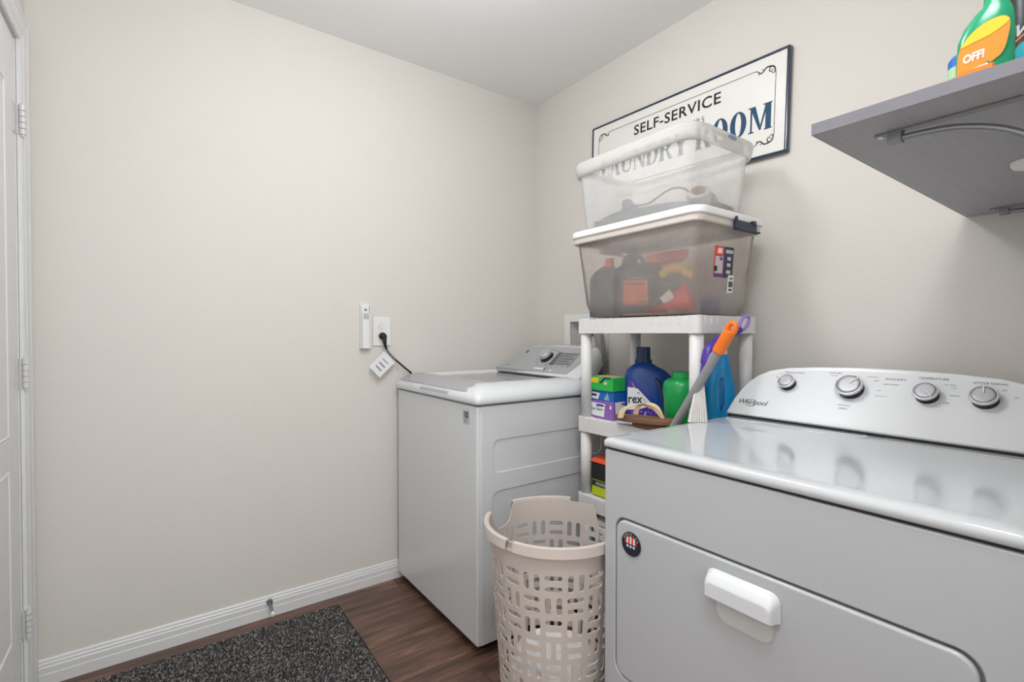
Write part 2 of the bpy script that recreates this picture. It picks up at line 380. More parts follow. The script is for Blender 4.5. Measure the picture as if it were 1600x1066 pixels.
# ------------------------------------------------------------------ wall outlet, plug, tag, slim wall holder
ol = thing('wall_outlet', 'white duplex electrical outlet plate on the back wall beside the washer', 'outlet', (.845, 2.19, 1.16))
fo = frame((.845, 2.1895, 1.16), (1, 0, 0), (0, 0, 1)); foF = frame((.845, 2.1835, 1.16), (1, 0, 0), (0, 0, 1))
sock = lambda cy: [(.0165*math.cos(a), max(-.0135, min(.0135, .0175*math.sin(a))) + cy) for a in [2*PI*k/32 for k in range(32)]]
link('cover_plate', plate(rr(.083, .132, .004), [sock(.0195), sock(-.0195)], .006, .0015, foF), m_white, ol, smooth=False)
for cy in (.0195, -.0195):
    sk = link('socket', plate([(x*.96, (y-cy)*.96+cy) for x, y in sock(cy)], [[(-.0073, cy+.0005), (-.0052, cy+.0005), (-.0052, cy+.0085), (-.0073, cy+.0085)], [(.0052, cy+.0005), (.0073, cy+.0005), (.0073, cy+.0075), (.0052, cy+.0075)], [(.0024*math.cos(2*PI*k/10), cy-.0065+.0026*math.sin(2*PI*k/10)) for k in range(10)]], .0045, 0, foF), m_white, ol)
part('socket_back', box(.8255, .8645, 2.1885, 2.1893, 1.12, 1.2), m_dark, ol)
pl = thing('power_plug', 'black round power plug and cord running from the outlet behind the washer', 'power cord', (.848, 2.17, 1.14))
part('plug_body', xf(lathe([(.009, -.001), (.0165, .001), (.017, .012), (.0145, .022), (.008, .030)], n=24), axis((.846, 2.184, 1.1405), (.846, 2.15, 1.131))), m_black, pl, smooth=True)
part('strain_relief', tube(bez([(.846, 2.160, 1.134), (.847, 2.156, 1.118), (.849, 2.156, 1.100), (.855, 2.157, 1.082)]), [.0105 - .0058*k/24 for k in range(25)], 12), m_black, pl, smooth=True)
part('cord', tube(bez([(.853, 2.157, 1.088), (.862, 2.157, 1.070), (.882, 2.157, 1.045), (.91, 2.158, 1.020), (.945, 2.164, .992), (.985, 2.176, .962), (1.03, 2.181, .91)]), .0042, 10), m_black, pl, smooth=True)
part('tag_sleeve', tube(bez([(.857, 2.157, 1.078), (.866, 2.157, 1.063), (.882, 2.157, 1.045), (.899, 2.1575, 1.029)]), .0052, 10), m_metal, pl, smooth=True)
tg = thing('cord_tag', 'white paper warning tag hanging tilted from the black washer cord', 'tag', (.84, 2.155, 1.02))
ft = frame((.8385, 2.158, 1.017), (.74, -.02, .67), (-.62, .05, .72))
link('paper', plate(rr(.100, .072, .003, 3), [], .0008, 0, frame((.834, 2.156, 1.010), (.72, .0, .66), (-.66, .08, .72))), m_paper, tg)
ftt = frame((.834, 2.1555, 1.010), (.72, .0, .66), (-.66, .08, .72))
for k in range(3):
    decal('print_block', [(-.026+k*.022, -.019), (-.020+k*.022, -.019), (-.020+k*.022, .016), (-.026+k*.022, .016)], m_lcd if k < 2 else m_silver, tg, ftt)
wh = thing('wall_holder', 'slim white vertical plastic holder mounted left of the outlet', 'holder', (.765, 2.19, 1.18))
part('back_channel', cat(box(.741, .787, 2.18, 2.1895, 1.083, 1.281), box(.741, .7455, 2.166, 2.182, 1.083, 1.276), box(.7825, .787, 2.166, 2.182, 1.083, 1.276)), m_white, wh, bevel=.001)
part('front_strip', box(.7470, .7810, 2.1635, 2.172, 1.083, 1.243), m_white, wh, bevel=.002)
part('mount_tab', box(.7475, .7805, 2.170, 2.178, 1.243, 1.284), m_white, wh, bevel=.002)
part('screw', cyl((.764, 2.170, 1.257), (.764, 2.1675, 1.257), .0055, n=14), m_metal, wh)
part('clip', cat(*[box(.7535+k*.006, .7555+k*.006, 2.1615, 2.164, 1.215, 1.24) for k in range(4)]), m_metal, wh)

# ------------------------------------------------------------------ washer supply box
sb = thing('supply_box', 'white recessed washer supply box in the right wall behind the shelf', 'supply box', (XW, 1.78, 1.04))
fr_ = frame((XW-.008, 0, 0), (0, -1, 0), (0, 0, 1))
def yz(y0, y1, z0, z1): return [(-y1, z0), (-y0, z0), (-y0, z1), (-y1, z1)]
link('cover_frame', plate(yz(1.634, 1.94, 1.016, 1.25), [yz(1.676, 1.897, 1.05, 1.212)], .0075, .0015, fr_), m_white, sb)
part('box_shell', cat(box(XW+.075, XW+.08, WY0+.002, WY1-.002, WZ0+.002, WZ1-.002), box(XW, XW+.08, WY0+.002, WY0+.005, WZ0+.002, WZ1-.002), box(XW, XW+.08, WY1-.005, WY1-.002, WZ0+.002, WZ1-.002), box(XW, XW+.08, WY0+.002, WY1-.002, WZ1-.005, WZ1-.002), box(XW, XW+.08, WY0+.002, WY1-.002, WZ0+.002, WZ0+.005)), m_white, sb)
for yy, mm, lb in ((1.85, m_red, 'red valve knob'), (1.72, m_red, 'red valve handle')):
    part('valve_knob', xf(lathe([(.006, 0), (.019, .002), (.019, .012), (.012, .018)], n=12), axis((XW+.05, yy, 1.105 if yy > 1.8 else 1.16), (XW+.0, yy, 1.105 if yy > 1.8 else 1.16))), mm, sb, label=lb)
    part('valve_body', cyl((XW+.055, yy, 1.05), (XW+.055, yy, 1.14), .011, n=12), m_metal, sb)
part('valve_knob', xf(lathe([(.006, 0), (.012, .002), (.012, .02), (.009, .024)], n=12), axis((XW+.02, 1.765, 1.145), (XW-.02, 1.765, 1.145))), m_capblue, sb, label='dark blue valve knob')
dh = tag(part('drain_hose', tube(bez([(XW+.03, 1.705, 1.09), (XW-.01, 1.685, 1.135), (XW-.045, 1.660, 1.138), (XW-.052, 1.638, 1.09), (XW-.045, 1.632, 1.0), (XW-.04, 1.64, .80), (XW-.06, 1.66, .5), (XW-.07, 1.66, .3)]), .022, 14), m_hose, smooth=True), 'grey corrugated drain hose hooking into the wall supply box', 'hose')
tag(part('water_hose', tube(bez([(XW+.04, 1.85, 1.06), (XW-.01, 1.84, 1.075), (XW-.03, 1.83, 1.0), (XW-.05, 1.80, .7), (XW-.06, 1.78, .4)]), .011, 12), m_hose, smooth=True), 'thin water hose dropping from the red valve behind the washer', 'hose')

# ------------------------------------------------------------------ washer
wa = thing('washing_machine', 'white top-load washer in the corner with grey control panel and silver lid strip', 'washing machine', (1.26, 1.81, 0))
WX0, WX1, A0, A1 = .911, 1.60, 1.459, 2.162
part('cabinet', box(WX0, WX1, A0+.0035, A1, .035, .893), m_enamel, wa, bevel=.010, seg=4)
fs = frame((0, A0+.0, 0), (1, 0, 0), (0, 0, 1))
def pan(x0, x1, z0, z1, r=.03): return rr(x1-x0, z1-z0, r, 7, (x0+x1)/2, (z0+z1)/2)
link('side_panel', plate(rr(WX1-WX0-.018, .850, .004, 3, (WX0+WX1)/2+.006, .465), [pan(.975, 1.53, .648, .766), pan(.975, 1.53, .24, .580), pan(.975, 1.53, .075, .185)], .0055, .0019, fs), m_enamel, wa, smooth=False)
part('toe_gap', box(WX0+.03, WX1-.03, A0+.03, A1-.03, .012, .04), m_blackp, wa)
for fx in (WX0+.06, WX1-.06):
    for fy in (A0+.06, A1-.06): part('foot', cyl((fx, fy, 0), (fx, fy, .036), .022, n=14), m_blackp, wa)
part('shadow_joint', box(WX0+.006, WX1-.006, A0+.01, A1-.006, .89, .899), m_dark, wa)
# deck: outer shell ring around the recessed lid
def dring(x0, x1, y0, y1, z, r):
    return [(px, py, z) for px, py in rr(x1-x0, y1-y0, r, 5, (x0+x1)/2, (y0+y1)/2)]
deck = loft([dring(.904, 1.62, 1.452, 2.166, .898, .02), dring(.900, 1.62, 1.449, 2.168, .906, .02), dring(.902, 1.62, 1.451, 2.167, .926, .022), dring(.930, 1.62, 1.480, 2.162, .948, .03),
             dring(.975, 1.61, 1.530, 2.150, .962, .035), dring(1.005, 1.60, 1.560, 2.140, .965, .035), dring(1.022, 1.47, 1.585, 2.128, .962, .03), dring(1.030, 1.46, 1.592, 2.12, .945, .03)], caps=False)
V, F = deck; n = 24
F.append(tuple(range(n))[::-1]); F.append(tuple(range(7*n, 8*n)))
dk = part('deck', (V, F), m_deck, wa, smooth=True)
# lid glass and its front silver strip
part('lid', extr(rr(.415, .515, .025, 6, 1.245, 1.856), .945, .951), m_grayglass2, wa, bevel=.002)
link('lid_reflection', plate([(1.045, 1.62)] + [(1.30 + .055*math.cos(a), 1.857 + .235*math.sin(a)) for a in [(-PI/2 + PI*k/16) for k in range(17)]] + [(1.045, 2.094)], [], .0012, 0, Matrix.Translation((0, 0, .9525))), m_grayglass, wa)  # second tone with curved edge, painted reflection of the round tub
st = [[(1.022, y, .9665), (1.000, y, .9680), (.960, y, .9605), (.925, y, .9450), (.9135, y, .9365), (.918, y, .931), (1.0, y, .958)] for y in (1.60, 2.11)]
sr = []
for k, yy in enumerate((1.545, 1.555, 1.585, 2.125, 2.143, 2.149)):
    w = (.5, .72, 1, 1, .72, .5)[k]
    base = [(1.028, .9665), (1.004, .9685), (.962, .9625), (.925, .9475), (.9125, .9385), (.917, .932), (1.0, .957)]
    sr.append([(.918 + (x-.918)*w, yy, .936 + (z-.936)*w) for x, z in base])
part('lid_strip', loft(sr), m_silver, wa, smooth=False, bevel=.0015)
part('lid_handle', loft([[(.9065, y, .9335), (.9005, y, .9285), (.9, y, .919), (.906, y, .914), (.93, y, .93)] for y in (1.66, 1.67, 1.89, 1.90)]), mat('grip_grey', '#c4c6ca', .35), wa)
# console
face0 = Vector((1.452, 0, .968)); fup = Vector((.142, 0, .120)); fl_ = fup.length; fv = fup.normalized(); fnn = Vector((-fv.z, 0, fv.x))
def wface(y, s, d=0): p = face0 + fv*s + fnn*d; return (p.x, y, p.z)
def wout(off, d):
    pts = []
    for (yy, s) in ((1.505, -.012), (1.515, .04), (1.535, .10), (1.548, .15), (1.575, .182), (1.64, .193), (1.80, .198), (1.97, .193), (2.035, .182), (2.058, .150), (2.082, .10), (2.115, .04), (2.163, -.012)):
        cy, cs = 1.83, .09
        pts.append(wface(cy + (yy-cy)*(1-off*1.6), cs + (s-cs)*(1-off*3.6), d))
    return pts
body = [wout(.006, .0), wout(0, -.006)]
def wback(dx, dz, k): return [(p[0]+dx, 1.83 + (p[1]-1.83)*k, max(.94, p[2]+dz)) for p in wout(0, -.006)]
body += [wback(.03, .006, 1.0), wback(.055, -.008, .985), wback(.07, -.05, .97)]
part('console', loft(body), m_deck, wa, smooth=True)
cpan = [(1.60, .004), (1.578, .05), (1.562, .11), (1.562, .160), (1.60, .174), (1.82, .179), (2.005, .172), (2.028, .158), (2.062, .10), (2.10, .045), (2.148, .004)]
part('control_panel', loft([[wface(y, s, d) for y, s in cpan] for d in (.001, .0035)]), m_silver, wa)
wf = Matrix.Translation(Vector(wface(0, 0, .0037))) @ frame((0, 0, 0), (0, -1, 0), tuple(fv))
def W(y, s): return wf @ Matrix.Translation((-y, s, 0))
kb = part('dial', xf(lathe([(.036, 0), (.036, .004), (.030, .006), (.029, .016), (.0, .016)], n=36), W(1.81, .098)), m_blackp, wa, bevel=.001)
part('dial_cap', xf(lathe([(.0285, .016), (.0285, .030), (.026, .033), (.0, .034)], n=36), W(1.81, .098)), m_silver2, kb)
part('dial_grip', xf(box(-.004, .004, -.026, .026, .033, .040), W(1.81, .098)), m_silver2, kb, bevel=.002)
link('dial_ring', plate([(.040*math.cos(2*PI*k/40), .040*math.sin(2*PI*k/40)) for k in range(40)], [[(.036*math.cos(2*PI*k/40), .036*math.sin(2*PI*k/40)) for k in range(40)]], .0015, 0, W(1.81, .098) @ Matrix.Translation((0, 0, .0015))), m_chrome, wa)
decal('display', [(-.085, -.036), (.062, -.036), (.062, .052), (-.085, .052)], m_lcd, wa, W(1.675, .088))
decal('display_bar', [(-.085, -.036), (-.055, -.036), (-.055, .052), (-.085, .052)], m_lcd2, wa, W(1.675, .088) @ Matrix.Translation((0, 0, .0005)))
for r_ in range(5):
    decal('display_text', [(-.048, -.026+r_*.016), (.05-(r_ % 2)*.02, -.026+r_*.016), (.05-(r_ % 2)*.02, -.020+r_*.016), (-.048, -.020+r_*.016)], m_lcd2, wa, W(1.675, .088) @ Matrix.Translation((0, 0, .0005)))
bd = link('badge', plate([(.013*math.cos(2*PI*k/28), .013*math.sin(2*PI*k/28)) for k in range(28)], [], .002, 0, W(2.0, .135) @ Matrix.Translation((0, 0, .002))), m_chrome, wa)
link('badge_face', plate([(.0105*math.cos(2*PI*k/28), .0105*math.sin(2*PI*k/28)) for k in range(28)], [], .0004, 0, W(2.0, .135) @ Matrix.Translation((0, 0, .0024))), m_print2, bd)
text('badge_letters', 'GE', .013, W(2.0, .131) @ Matrix.Translation((0, 0, .0025)), m_chrome, bd, align='CENTER')
marks = []
for k in range(14):
    a = math.radians(-150 + k*23); rr_ = .057
    yy, ss = 1.81 - rr_*math.sin(a)*1.1, .098 + rr_*math.cos(a)
    if .012 < ss < .17: decal('cycle_mark', [(-.008, -.0016), (.008, -.0016), (.008, .0016), (-.008, .0016)], m_print, wa, W(yy, ss))
decal('label_strip', [(-.04, -.004), (.03, -.004), (.03, .005), (-.04, .005)], m_cons, wa, W(1.80, .022))
decal('label_end', [(.03, -.005), (.042, -.005), (.042, .007), (.03, .007)], m_boxblue, wa, W(1.80, .022))
decal('print_line', [(-.04, -.002), (.0, -.002), (.0, .002), (-.04, .002)], m_print, wa, W(2.045, .030))
for k in range(5):
    decal('button_mark', [(-.006, -.0025), (.006, -.0025), (.006, .0025), (-.006, .0025)], m_print, wa, W(1.755-k*.033, .030+.004*k))
part('start_button', xf(lathe([(.006, 0), (.006, .002), (.004, .003)], n=16), W(1.715, .014)), m_white, wa)
# sticker "10"
fk = frame((WX0-.0012, 1.537, .848), (0, -1, 0), (0, 0, 1))
stk = decal('sticker', rr(.042, .050, .002, 3), m_silver2, wa, fk)
text('sticker_number', '10', .034, fk @ Matrix.Translation((0, -.004, .001)), m_print2, stk, bold=.001, align='CENTER', sx=.95)
for k in range(3): decal('sticker_line', [(-.014, -.012-k*.0045), (.014-.004*k, -.012-k*.0045), (.014-.004*k, -.0095-k*.0045), (-.014, -.0095-k*.0045)], m_print, stk, fk @ Matrix.Translation((0, 0, .0006)))

# ------------------------------------------------------------------ dryer
dr = thing('dryer', 'white front-load dryer with arched console and four silver knobs', 'dryer', (1.28, .487, 0))
D0, D1 = .115, .862
part('cabinet', box(.93, 1.58, D0+.004, D1-.004, .035, .862), m_enamel2, dr, bevel=.006)
part('toe_gap', box(.95, 1.57, D0+.03, D1-.03, .012, .04), m_blackp, dr)
for fx in (.99, 1.54):
    for fy in (D0+.05, D1-.05): part('foot', cyl((fx, fy, 0), (fx, fy, .036), .02, n=14), m_blackp, dr)
ff = frame((.915, 0, 0), (0, -1, 0), (0, 0, 1))
def yzr(y0, y1, z0, z1, r): return rr(y1-y0, z1-z0, r, 8, -(y0+y1)/2, (z0+z1)/2)
link('front_panel', plate(yzr(D0, D1-.001, .05, .859, .006), [yzr(.158, .826, .31, .702, .032)], .016, .003, ff), m_enamel2, dr)
part('front_backing', box(.9305, .934, .15, .834, .3, .71), m_metal, dr)
dd = link('door', plate(yzr(.163, .821, .315, .697, .03), [], .014, .0045, frame((.9125, 0, 0), (0, -1, 0), (0, 0, 1))), m_enamel2, dr)
# door handle: hooded pull
hy0, hy1 = .4285, .5735
def hring(x, g, z0, z1, r):
    w = hy1 - hy0 - 2*g; c = -(hy0+hy1)/2; pts = []
    for k in range(9): a = PI/2*k/8; pts.append((c + w/2 - r + r*math.cos(a), z1 - r + r*math.sin(a)))
    for k in range(9): a = PI/2 + PI/2*k/8; pts.append((c - w/2 + r + r*math.cos(a), z1 - r + r*math.sin(a)))
    pts += [(c - w/2, z0), (c + w/2, z0)]
    return [(x, -a, b) for a, b in pts]
hn = part('handle', loft([hring(.9115, -.002, .6215, .6745, .020), hring(.9085, 0, .6215, .6725, .019), hring(.9060, .001, .622, .6715, .018), hring(.900, .003, .622, .668, .016), hring(.893, .005, .622, .662, .014), hring(.888, .008, .6225, .655, .012), hring(.8865, .011, .624, .651, .010)]), m_deck, dr, smooth=False, bevel=.0015)
part('handle_recess', loft([[(.9122, -a, b) for a, b in rr(.112, .060, .022, 6, -.497, .602)], [(.9119, -a, b) for a, b in rr(.110, .058, .022, 6, -.497, .602)]]), mat('recess_grey', '#cfd0d0', .3), dr)
# badge
fb = frame((.9115, .772, .648), (0, -1, 0), (0, 0, 1))
cir = lambda r, n=36: [(r*math.cos(2*PI*k/n), r*math.sin(2*PI*k/n)) for k in range(n)]
bg = link('badge', plate(cir(.0285), [], .0022, .0006, fb @ Matrix.Translation((0, 0, .002))), mat('dark_pewter', '#3a3c42', .3, metal=.5), dr, label='round dark badge with flag stripes and stars')
link('badge_field', plate(cir(.0185), [], .0003, 0, fb @ Matrix.Translation((0, 0, .0024))), m_navylatch, bg)
def clipc(x0, x1, y0, y1, r):
    top = [(x0 + (x1-x0)*k/6, min(y1, math.sqrt(max(0, r*r-(x0+(x1-x0)*k/6)**2)))) for k in range(7)]
    return [(x0, y0)] + top + [(x1, y0)]
for k in range(7):
    x0 = -.0175 + k*.005
    decal('stripe', clipc(x0, x0+.005, .0005, .02, .0183), m_white if k % 2 else m_red, bg, fb @ Matrix.Translation((0, 0, .0024)))
for cx in (-.0095, 0, .0095):
    decal('star', [((.0046 if k % 2 == 0 else .0019)*math.sin(2*PI*k/10)+cx, (.0046 if k % 2 == 0 else .0019)*math.cos(2*PI*k/10)-.0055) for k in range(10)], m_white, bg, fb @ Matrix.Translation((0, 0, .0026)))
for k, ch in enumerate('AMERICA'):
    a = math.radians(58 - k*19.5 + 0)
    text('badge_letter', ch, .0085, fb @ Matrix.Rotation(a, 4, 'Z') @ Matrix.Translation((0, .0203, .0022)), m_silver2, bg, align='CENTER')
# top
def tring(x0, x1, y0, y1, z, r): return [(a, b, z) for a, b in rr(x1-x0, y1-y0, r, 5, (x0+x1)/2, (y0+y1)/2)]
part('top_panel', loft([tring(.913, 1.60, .113, .864, .8655, .010), tring(.910, 1.60, .111, .866, .869, .012), tring(.910, 1.60, .111, .866, .879, .012), tring(.914, 1.597, .115, .862, .8855, .014), tring(.923, 1.59, .124, .853, .888, .016), tring(.945, 1.58, .145, .832, .8885, .02), tring(.95, 1.575, .15, .827, .888, .02)]), m_deckd, dr, smooth=True)
part('shadow_joint', box(.921, 1.57, D0+.006, D1-.006, .859, .867), m_dark, dr)
part('rear_step', loft([[(x, y, .886) for x, y in o_] if k == 0 else [(x, y, .8875 + (.0045 if k > 1 else .002)) for x, y in o_] for k, o_ in enumerate((rr(.058, .375, .018, 5, 1.438, .6535), rr(.056, .372, .018, 5, 1.438, .6535), rr(.044, .358, .014, 5, 1.438, .6535)))]), m_deckd, dr, smooth=True)
part('lint_lid', extr(rr(.040, .305, .006, 3, 1.446, .289), .886, .8902), m_deckd, dr, bevel=.0012)
# console
df0 = Vector((1.466, 0, .8995)); dup_ = Vector((.122, 0, .160)); dv = dup_.normalized(); dn = Vector((-dv.z, 0, dv.x))
def dface(y, s, d=0): p = df0 + dv*s + dn*d; return (p.x, y, p.z)
half = [(.378, 0), (.376, .02), (.370, .055), (.360, .09), (.344, .125), (.322, .152), (.29, .173), (.24, .187), (.16, .195), (.08, .199)]
outl = [(.487 + a, s) for a, s in half] + [(.487, .2005)] + [(.487 - a, s) for a, s in half[::-1]]
def dout(k, d):
    return [dface(.487 + (yy-.487)*(1-k/.378), (s if s < .001 else s - k*(.2+.8*s/.2)) + (k*.25 if s < .001 else 0), d) for yy, s in outl]
def dbk(dx_, dz_, k): return [(p[0]+dx_, .487 + (p[1]-.487)*k, max(.892, p[2]+dz_)) for p in dout(0, -.016)]
part('console', loft([dout(.017, -.0020), dout(.014, -.0019), dout(.009, .0), dout(.006, -.0006), dout(.0025, -.006), dout(0, -.016), dbk(.03, .002, 1.0), dbk(.055, -.006, .99), dbk(.07, -.03, .975)]), m_cons, dr, smooth=True)
part('console_gap', box(1.472, 1.56, .116, .858, .886, .9015), m_blackp, dr)
df = Matrix.Translation(Vector(dface(0, 0, -.0017))) @ frame((0, 0, 0), (0, -1, 0), tuple(dv))
def D(y, s): return df @ Matrix.Translation((-y, s, 0))
def knob(y, s, r, ang, h):
    k = part('knob', xf(lathe([(r*.93, 0), (r*.90, .004), (r*.84, h*.55), (r*.84, h*.7)], n=40), D(y, s)), m_blackp, dr, smooth=False, label='black skirted knob with silver face')
    part('knob_rim', xf(lathe([(r*.84, h*.66), (r, h*.72), (r*1.01, h*.86), (r*.96, h*.97), (r*.90, h), (r*.87, h*.97)], n=44, caps=False), D(y, s)), m_chrome, k, smooth=True)
    part('knob_face', xf(lathe([(r*.88, h*.975), (r*.6, h*.985), (r*.3, h*.99), (.0005, h*.992)], n=44), D(y, s)), m_silver2, k, smooth=True)
    g = D(y, s) @ Matrix.Rotation(math.radians(ang), 4, 'Z') @ Matrix.Translation((0, 0, h*.985))
    part('pointer', xf(box(-.0013, .0013, r*.12, r*.86, -.0005, .0022), g), m_white, k)
    part('pointer_shadow', xf(box(.0014, .0026, r*.12, r*.86, -.0005, .0008), g), m_print, k)
KN = [(.706, .123, .0235, 58, .024), (.541, .123, .0335, -42, .027), (.377, .122, .0260, -140, .025), (.272, .122, .0260, 5, .025)]
for k in KN: knob(*k)
text('logo', 'Whirlpool', .0235, D(.838, .040), m_print2, dr, shear=.22, space=.92, label='black script maker logo')
part('logo_swoosh', tube([D(.838, .040) @ Vector((.043 + .017*math.cos(a), .0055 + .0115*math.sin(a), .0006)) for a in [math.radians(70 - k*14) - PI*.55 for k in range(22)]], .0005, 5), m_print2, dr)
def ct(s, size, y, s0, m=m_print, b=.0): text('print_text', s, size, D(y, s0), m, dr, align='CENTER', bold=b, sx=1.1)
ct('WRINKLE SHIELD', .0068, .700, .164)
m_head = mat('heading_print', '#63666b', .6)
ct('TEMPERATURE', .0082, .372, .170, m_head); ct('CYCLE SIGNAL', .0082, .268, .1655, m_head); ct('ACCUDRY', .0085, .448, .161, m_head)
ct('AUTO DRY', .006, .590, .171, m_navylatch); ct('Normal', .0055, .592, .163); ct('Timed Dry', .0055, .50, .166); ct('OFF', .0065, .489, .153)
ct('WRINKLE', .0065, .547, .068); ct('SHIELD', .0065, .547, .058)
ct('LESS ENERGY', .0055, .455, .145); ct('Less', .005, .478, .125); ct('Cool Down', .005, .47, .108)
ct('Air Only', .0055, .338, .156); ct('Low', .0055, .330, .148); ct('Medium', .0052, .326, .126); ct('High', .0055, .338, .104)
ct('Off', .0055, .243, .150); ct('On', .006, .222, .132); ct('Off', .0055, .745, .144); ct('On', .0055, .735, .157)

# ------------------------------------------------------------------ plastic shelving unit
SX0, SX1, SY0, SY1 = 1.332, 1.672, .870, 1.402
su = thing('shelving_unit', 'white plastic utility shelf tower between washer and dryer', 'shelving unit', ((SX0+SX1)/2, (SY0+SY1)/2, 0))
sc = ((SX0+SX1)/2, (SY0+SY1)/2)
tops = [1.207, .829, .531, .20]
for zt in tops:
    o_ = rr(SX1-SX0, SY1-SY0, .02, 6, *sc); i_ = rr(SX1-SX0-.02, SY1-SY0-.02, .014, 6, *sc)
    sh = part('shelf', loft([[(x, y, zt-.057) for x, y in i_], [(x, y, zt-.057) for x, y in o_], [(x, y, zt-.003) for x, y in o_], [(x, y, zt) for x, y in i_], [(x, y, zt-.004) for x, y in rr(SX1-SX0-.035, SY1-SY0-.035, .01, 6, *sc)]], True), m_unit, su, bevel=.0015)
    ribs = []
    for k in range(14):
        if k in (5, 6, 7, 8): continue
        yy = SY0 + .035 + k*(SY1-SY0-.07)/13; ribs.append(box(SX0-.0015, SX0+.002, yy-.0035, yy+.0035, zt-.030, zt-.001))
    for k in range(9):
        if k in (3, 4, 5): continue
        xx = SX0 + .035 + k*(SX1-SX0-.07)/8; ribs.append(box(xx-.0035, xx+.0035, SY0-.0015, SY0+.002, zt-.030, zt-.001))
    r_ = part('shelf_ribs', cat(*ribs), m_unit, sh, bevel=.001); r_['kind'] = 'stuff'
    collars = [extr(rr(.052, .052, .016, 5, cx, cy), zt-.058, zt-.0005) for cx in (SX0+.0255, SX1-.0255) for cy in (SY0+.0255, SY1-.0255)]
    for col_ in collars: part('corner_collar', col_, m_unit, sh, bevel=.002)
bot = 0.0
for k, zt in enumerate(tops):
    z0 = (tops[k+1] if k < 3 else 0.0)
    for cx in (SX0+.026, SX1-.026):
        for cy in (SY0+.026, SY1-.026):
            part('post', lathe([(.0205, z0), (.022, zt-.057)], (cx, cy, 0), 24), m_unit, su, smooth=True)

# ------------------------------------------------------------------ storage bins
def bring(cx, cy, w, d, z, r): return [(x, y, z) for x, y in rr(w, d, r, 6, cx, cy)]
BX, BY = 1.474, 1.117
b1 = thing('storage_bin', 'large clear grey tote with white lid holding dark bottles and a red funnel', 'storage bin', (BX, BY, 1.208))
part('tub', loft([bring(BX, BY, .27, .43, 1.2095, .03), bring(BX, BY, .295, .455, 1.217, .045), bring(BX, BY, .318, .478, 1.26, .04), bring(BX, BY, .350, .520, 1.485, .03)], False), m_binlow, b1, smooth=True)
V, F = bring(BX, BY, .27, .43, 1.2097, .03), [tuple(range(28))]
part('tub_floor', (V, F), m_binlow, b1)
part('tub_rim', loft([bring(BX, BY, .350, .520, 1.486, .03), bring(BX, BY, .376, .546, 1.484, .04), bring(BX, BY, .382, .552, 1.488, .04), bring(BX, BY, .380, .550, 1.508, .04), bring(BX, BY, .352, .522, 1.508, .03)], False), mat('rim_plastic', '#d3cbc5', .4), b1, smooth=False)
part('lid', loft([bring(BX, BY, .388, .558, 1.506, .045), bring(BX, BY, .394, .564, 1.509, .046), bring(BX, BY, .394, .564, 1.522, .046), bring(BX, BY, .386, .556, 1.530, .044), bring(BX, BY, .366, .536, 1.533, .04), bring(BX, BY, .350, .520, 1.528, .034)]), m_whitelid, b1, bevel=.001)
def latch(yside, s):
    part('latch', cat(box(1.462, 1.588, min(yside, yside+s*.010), max(yside, yside+s*.010), 1.478, 1.503), box(1.466, 1.470, min(yside, yside+s*.012), max(yside, yside+s*.012), 1.50, 1.516), box(1.560, 1.578, min(yside, yside+s*.014), max(yside, yside+s*.014), 1.498, 1.512), box(1.462, 1.595, min(yside, yside+s*.018), max(yside, yside+s*.018), 1.474, 1.479)), m_navylatch, b1, bevel=.0015, label='navy latch')
latch(BY-.279, -1); latch(BY+.279, 1)
fside = frame((1.456, .8664, 1.376), (1, 0, .03), (-.03, -.093, 1))
lb = decal('label_sticker', [(-.052, -.048), (.0, -.048), (.0, .048), (-.052, .048)], m_red, b1, fside, label='red and navy product label')
zl = fside @ Matrix.Translation((0, 0, .0006))
decal('label_navy', [(.0, -.050), (.055, -.046), (.055, .048), (.0, .048)], m_navylatch, lb, fside)
decal('label_photo', [(-.046, -.036), (-.005, -.036), (-.005, .016), (-.046, .016)], m_silver2, lb, zl)
decal('label_lid', [(-.024, .004), (-.008, .004), (-.008, .014), (-.024, .014)], m_boxblue, lb, zl @ Matrix.Translation((0, 0, .0005)))
decal('label_mark', [(-.038, .026), (-.01, .026), (-.012, .042), (-.034, .042)], m_white, lb, zl)
decal('label_black', [(-.05, -.03), (-.034, -.03), (-.034, -.014), (-.05, -.014)], m_black, lb, zl)
decal('label_foot', [(-.052, -.048), (.0, -.048), (.0, -.038), (-.052, -.038)], m_purple, lb, zl)
for k, (a, w) in enumerate(((.034, .04), (.012, .02), (-.008, .02), (-.03, .024))):
    decal('label_icon', [(.03-w/2, a-.006), (.03+w/2, a-.006), (.03+w/2, a+.005), (.03-w/2, a+.005)], m_silver2, lb, zl)
sbk = decal('barcode_sticker', [(.028, -.098), (.062, -.096), (.064, -.04), (.030, -.040)], m_paper, b1, fside @ Matrix.Translation((0, 0, .0012)), label='white barcode sticker')
for k in range(8): decal('bar', [(.036+k*.003, -.078), (.0375+k*.003, -.078), (.0375+k*.003, -.060), (.036+k*.003, -.060)], m_print2, sbk, fside @ Matrix.Translation((0, 0, .0018)))
decal('bar', [(.038, -.053), (.058, -.053), (.058, -.049), (.038, -.049)], m_print2, sbk, fside @ Matrix.Translation((0, 0, .0018)))
decal('bar', [(.038, -.09), (.056, -.09), (.056, -.084), (.038, -.084)], m_print2, sbk, fside @ Matrix.Translation((0, 0, .0018)))
decal('sticker_teal', [(-.03, -.014), (.03, -.014), (.03, .014), (-.03, .014)], m_tealsticker, b1, frame((1.60, 1.34, 1.425), (.3, -1, 0), (0, 0, 1)), label='teal sticker on the far wall')

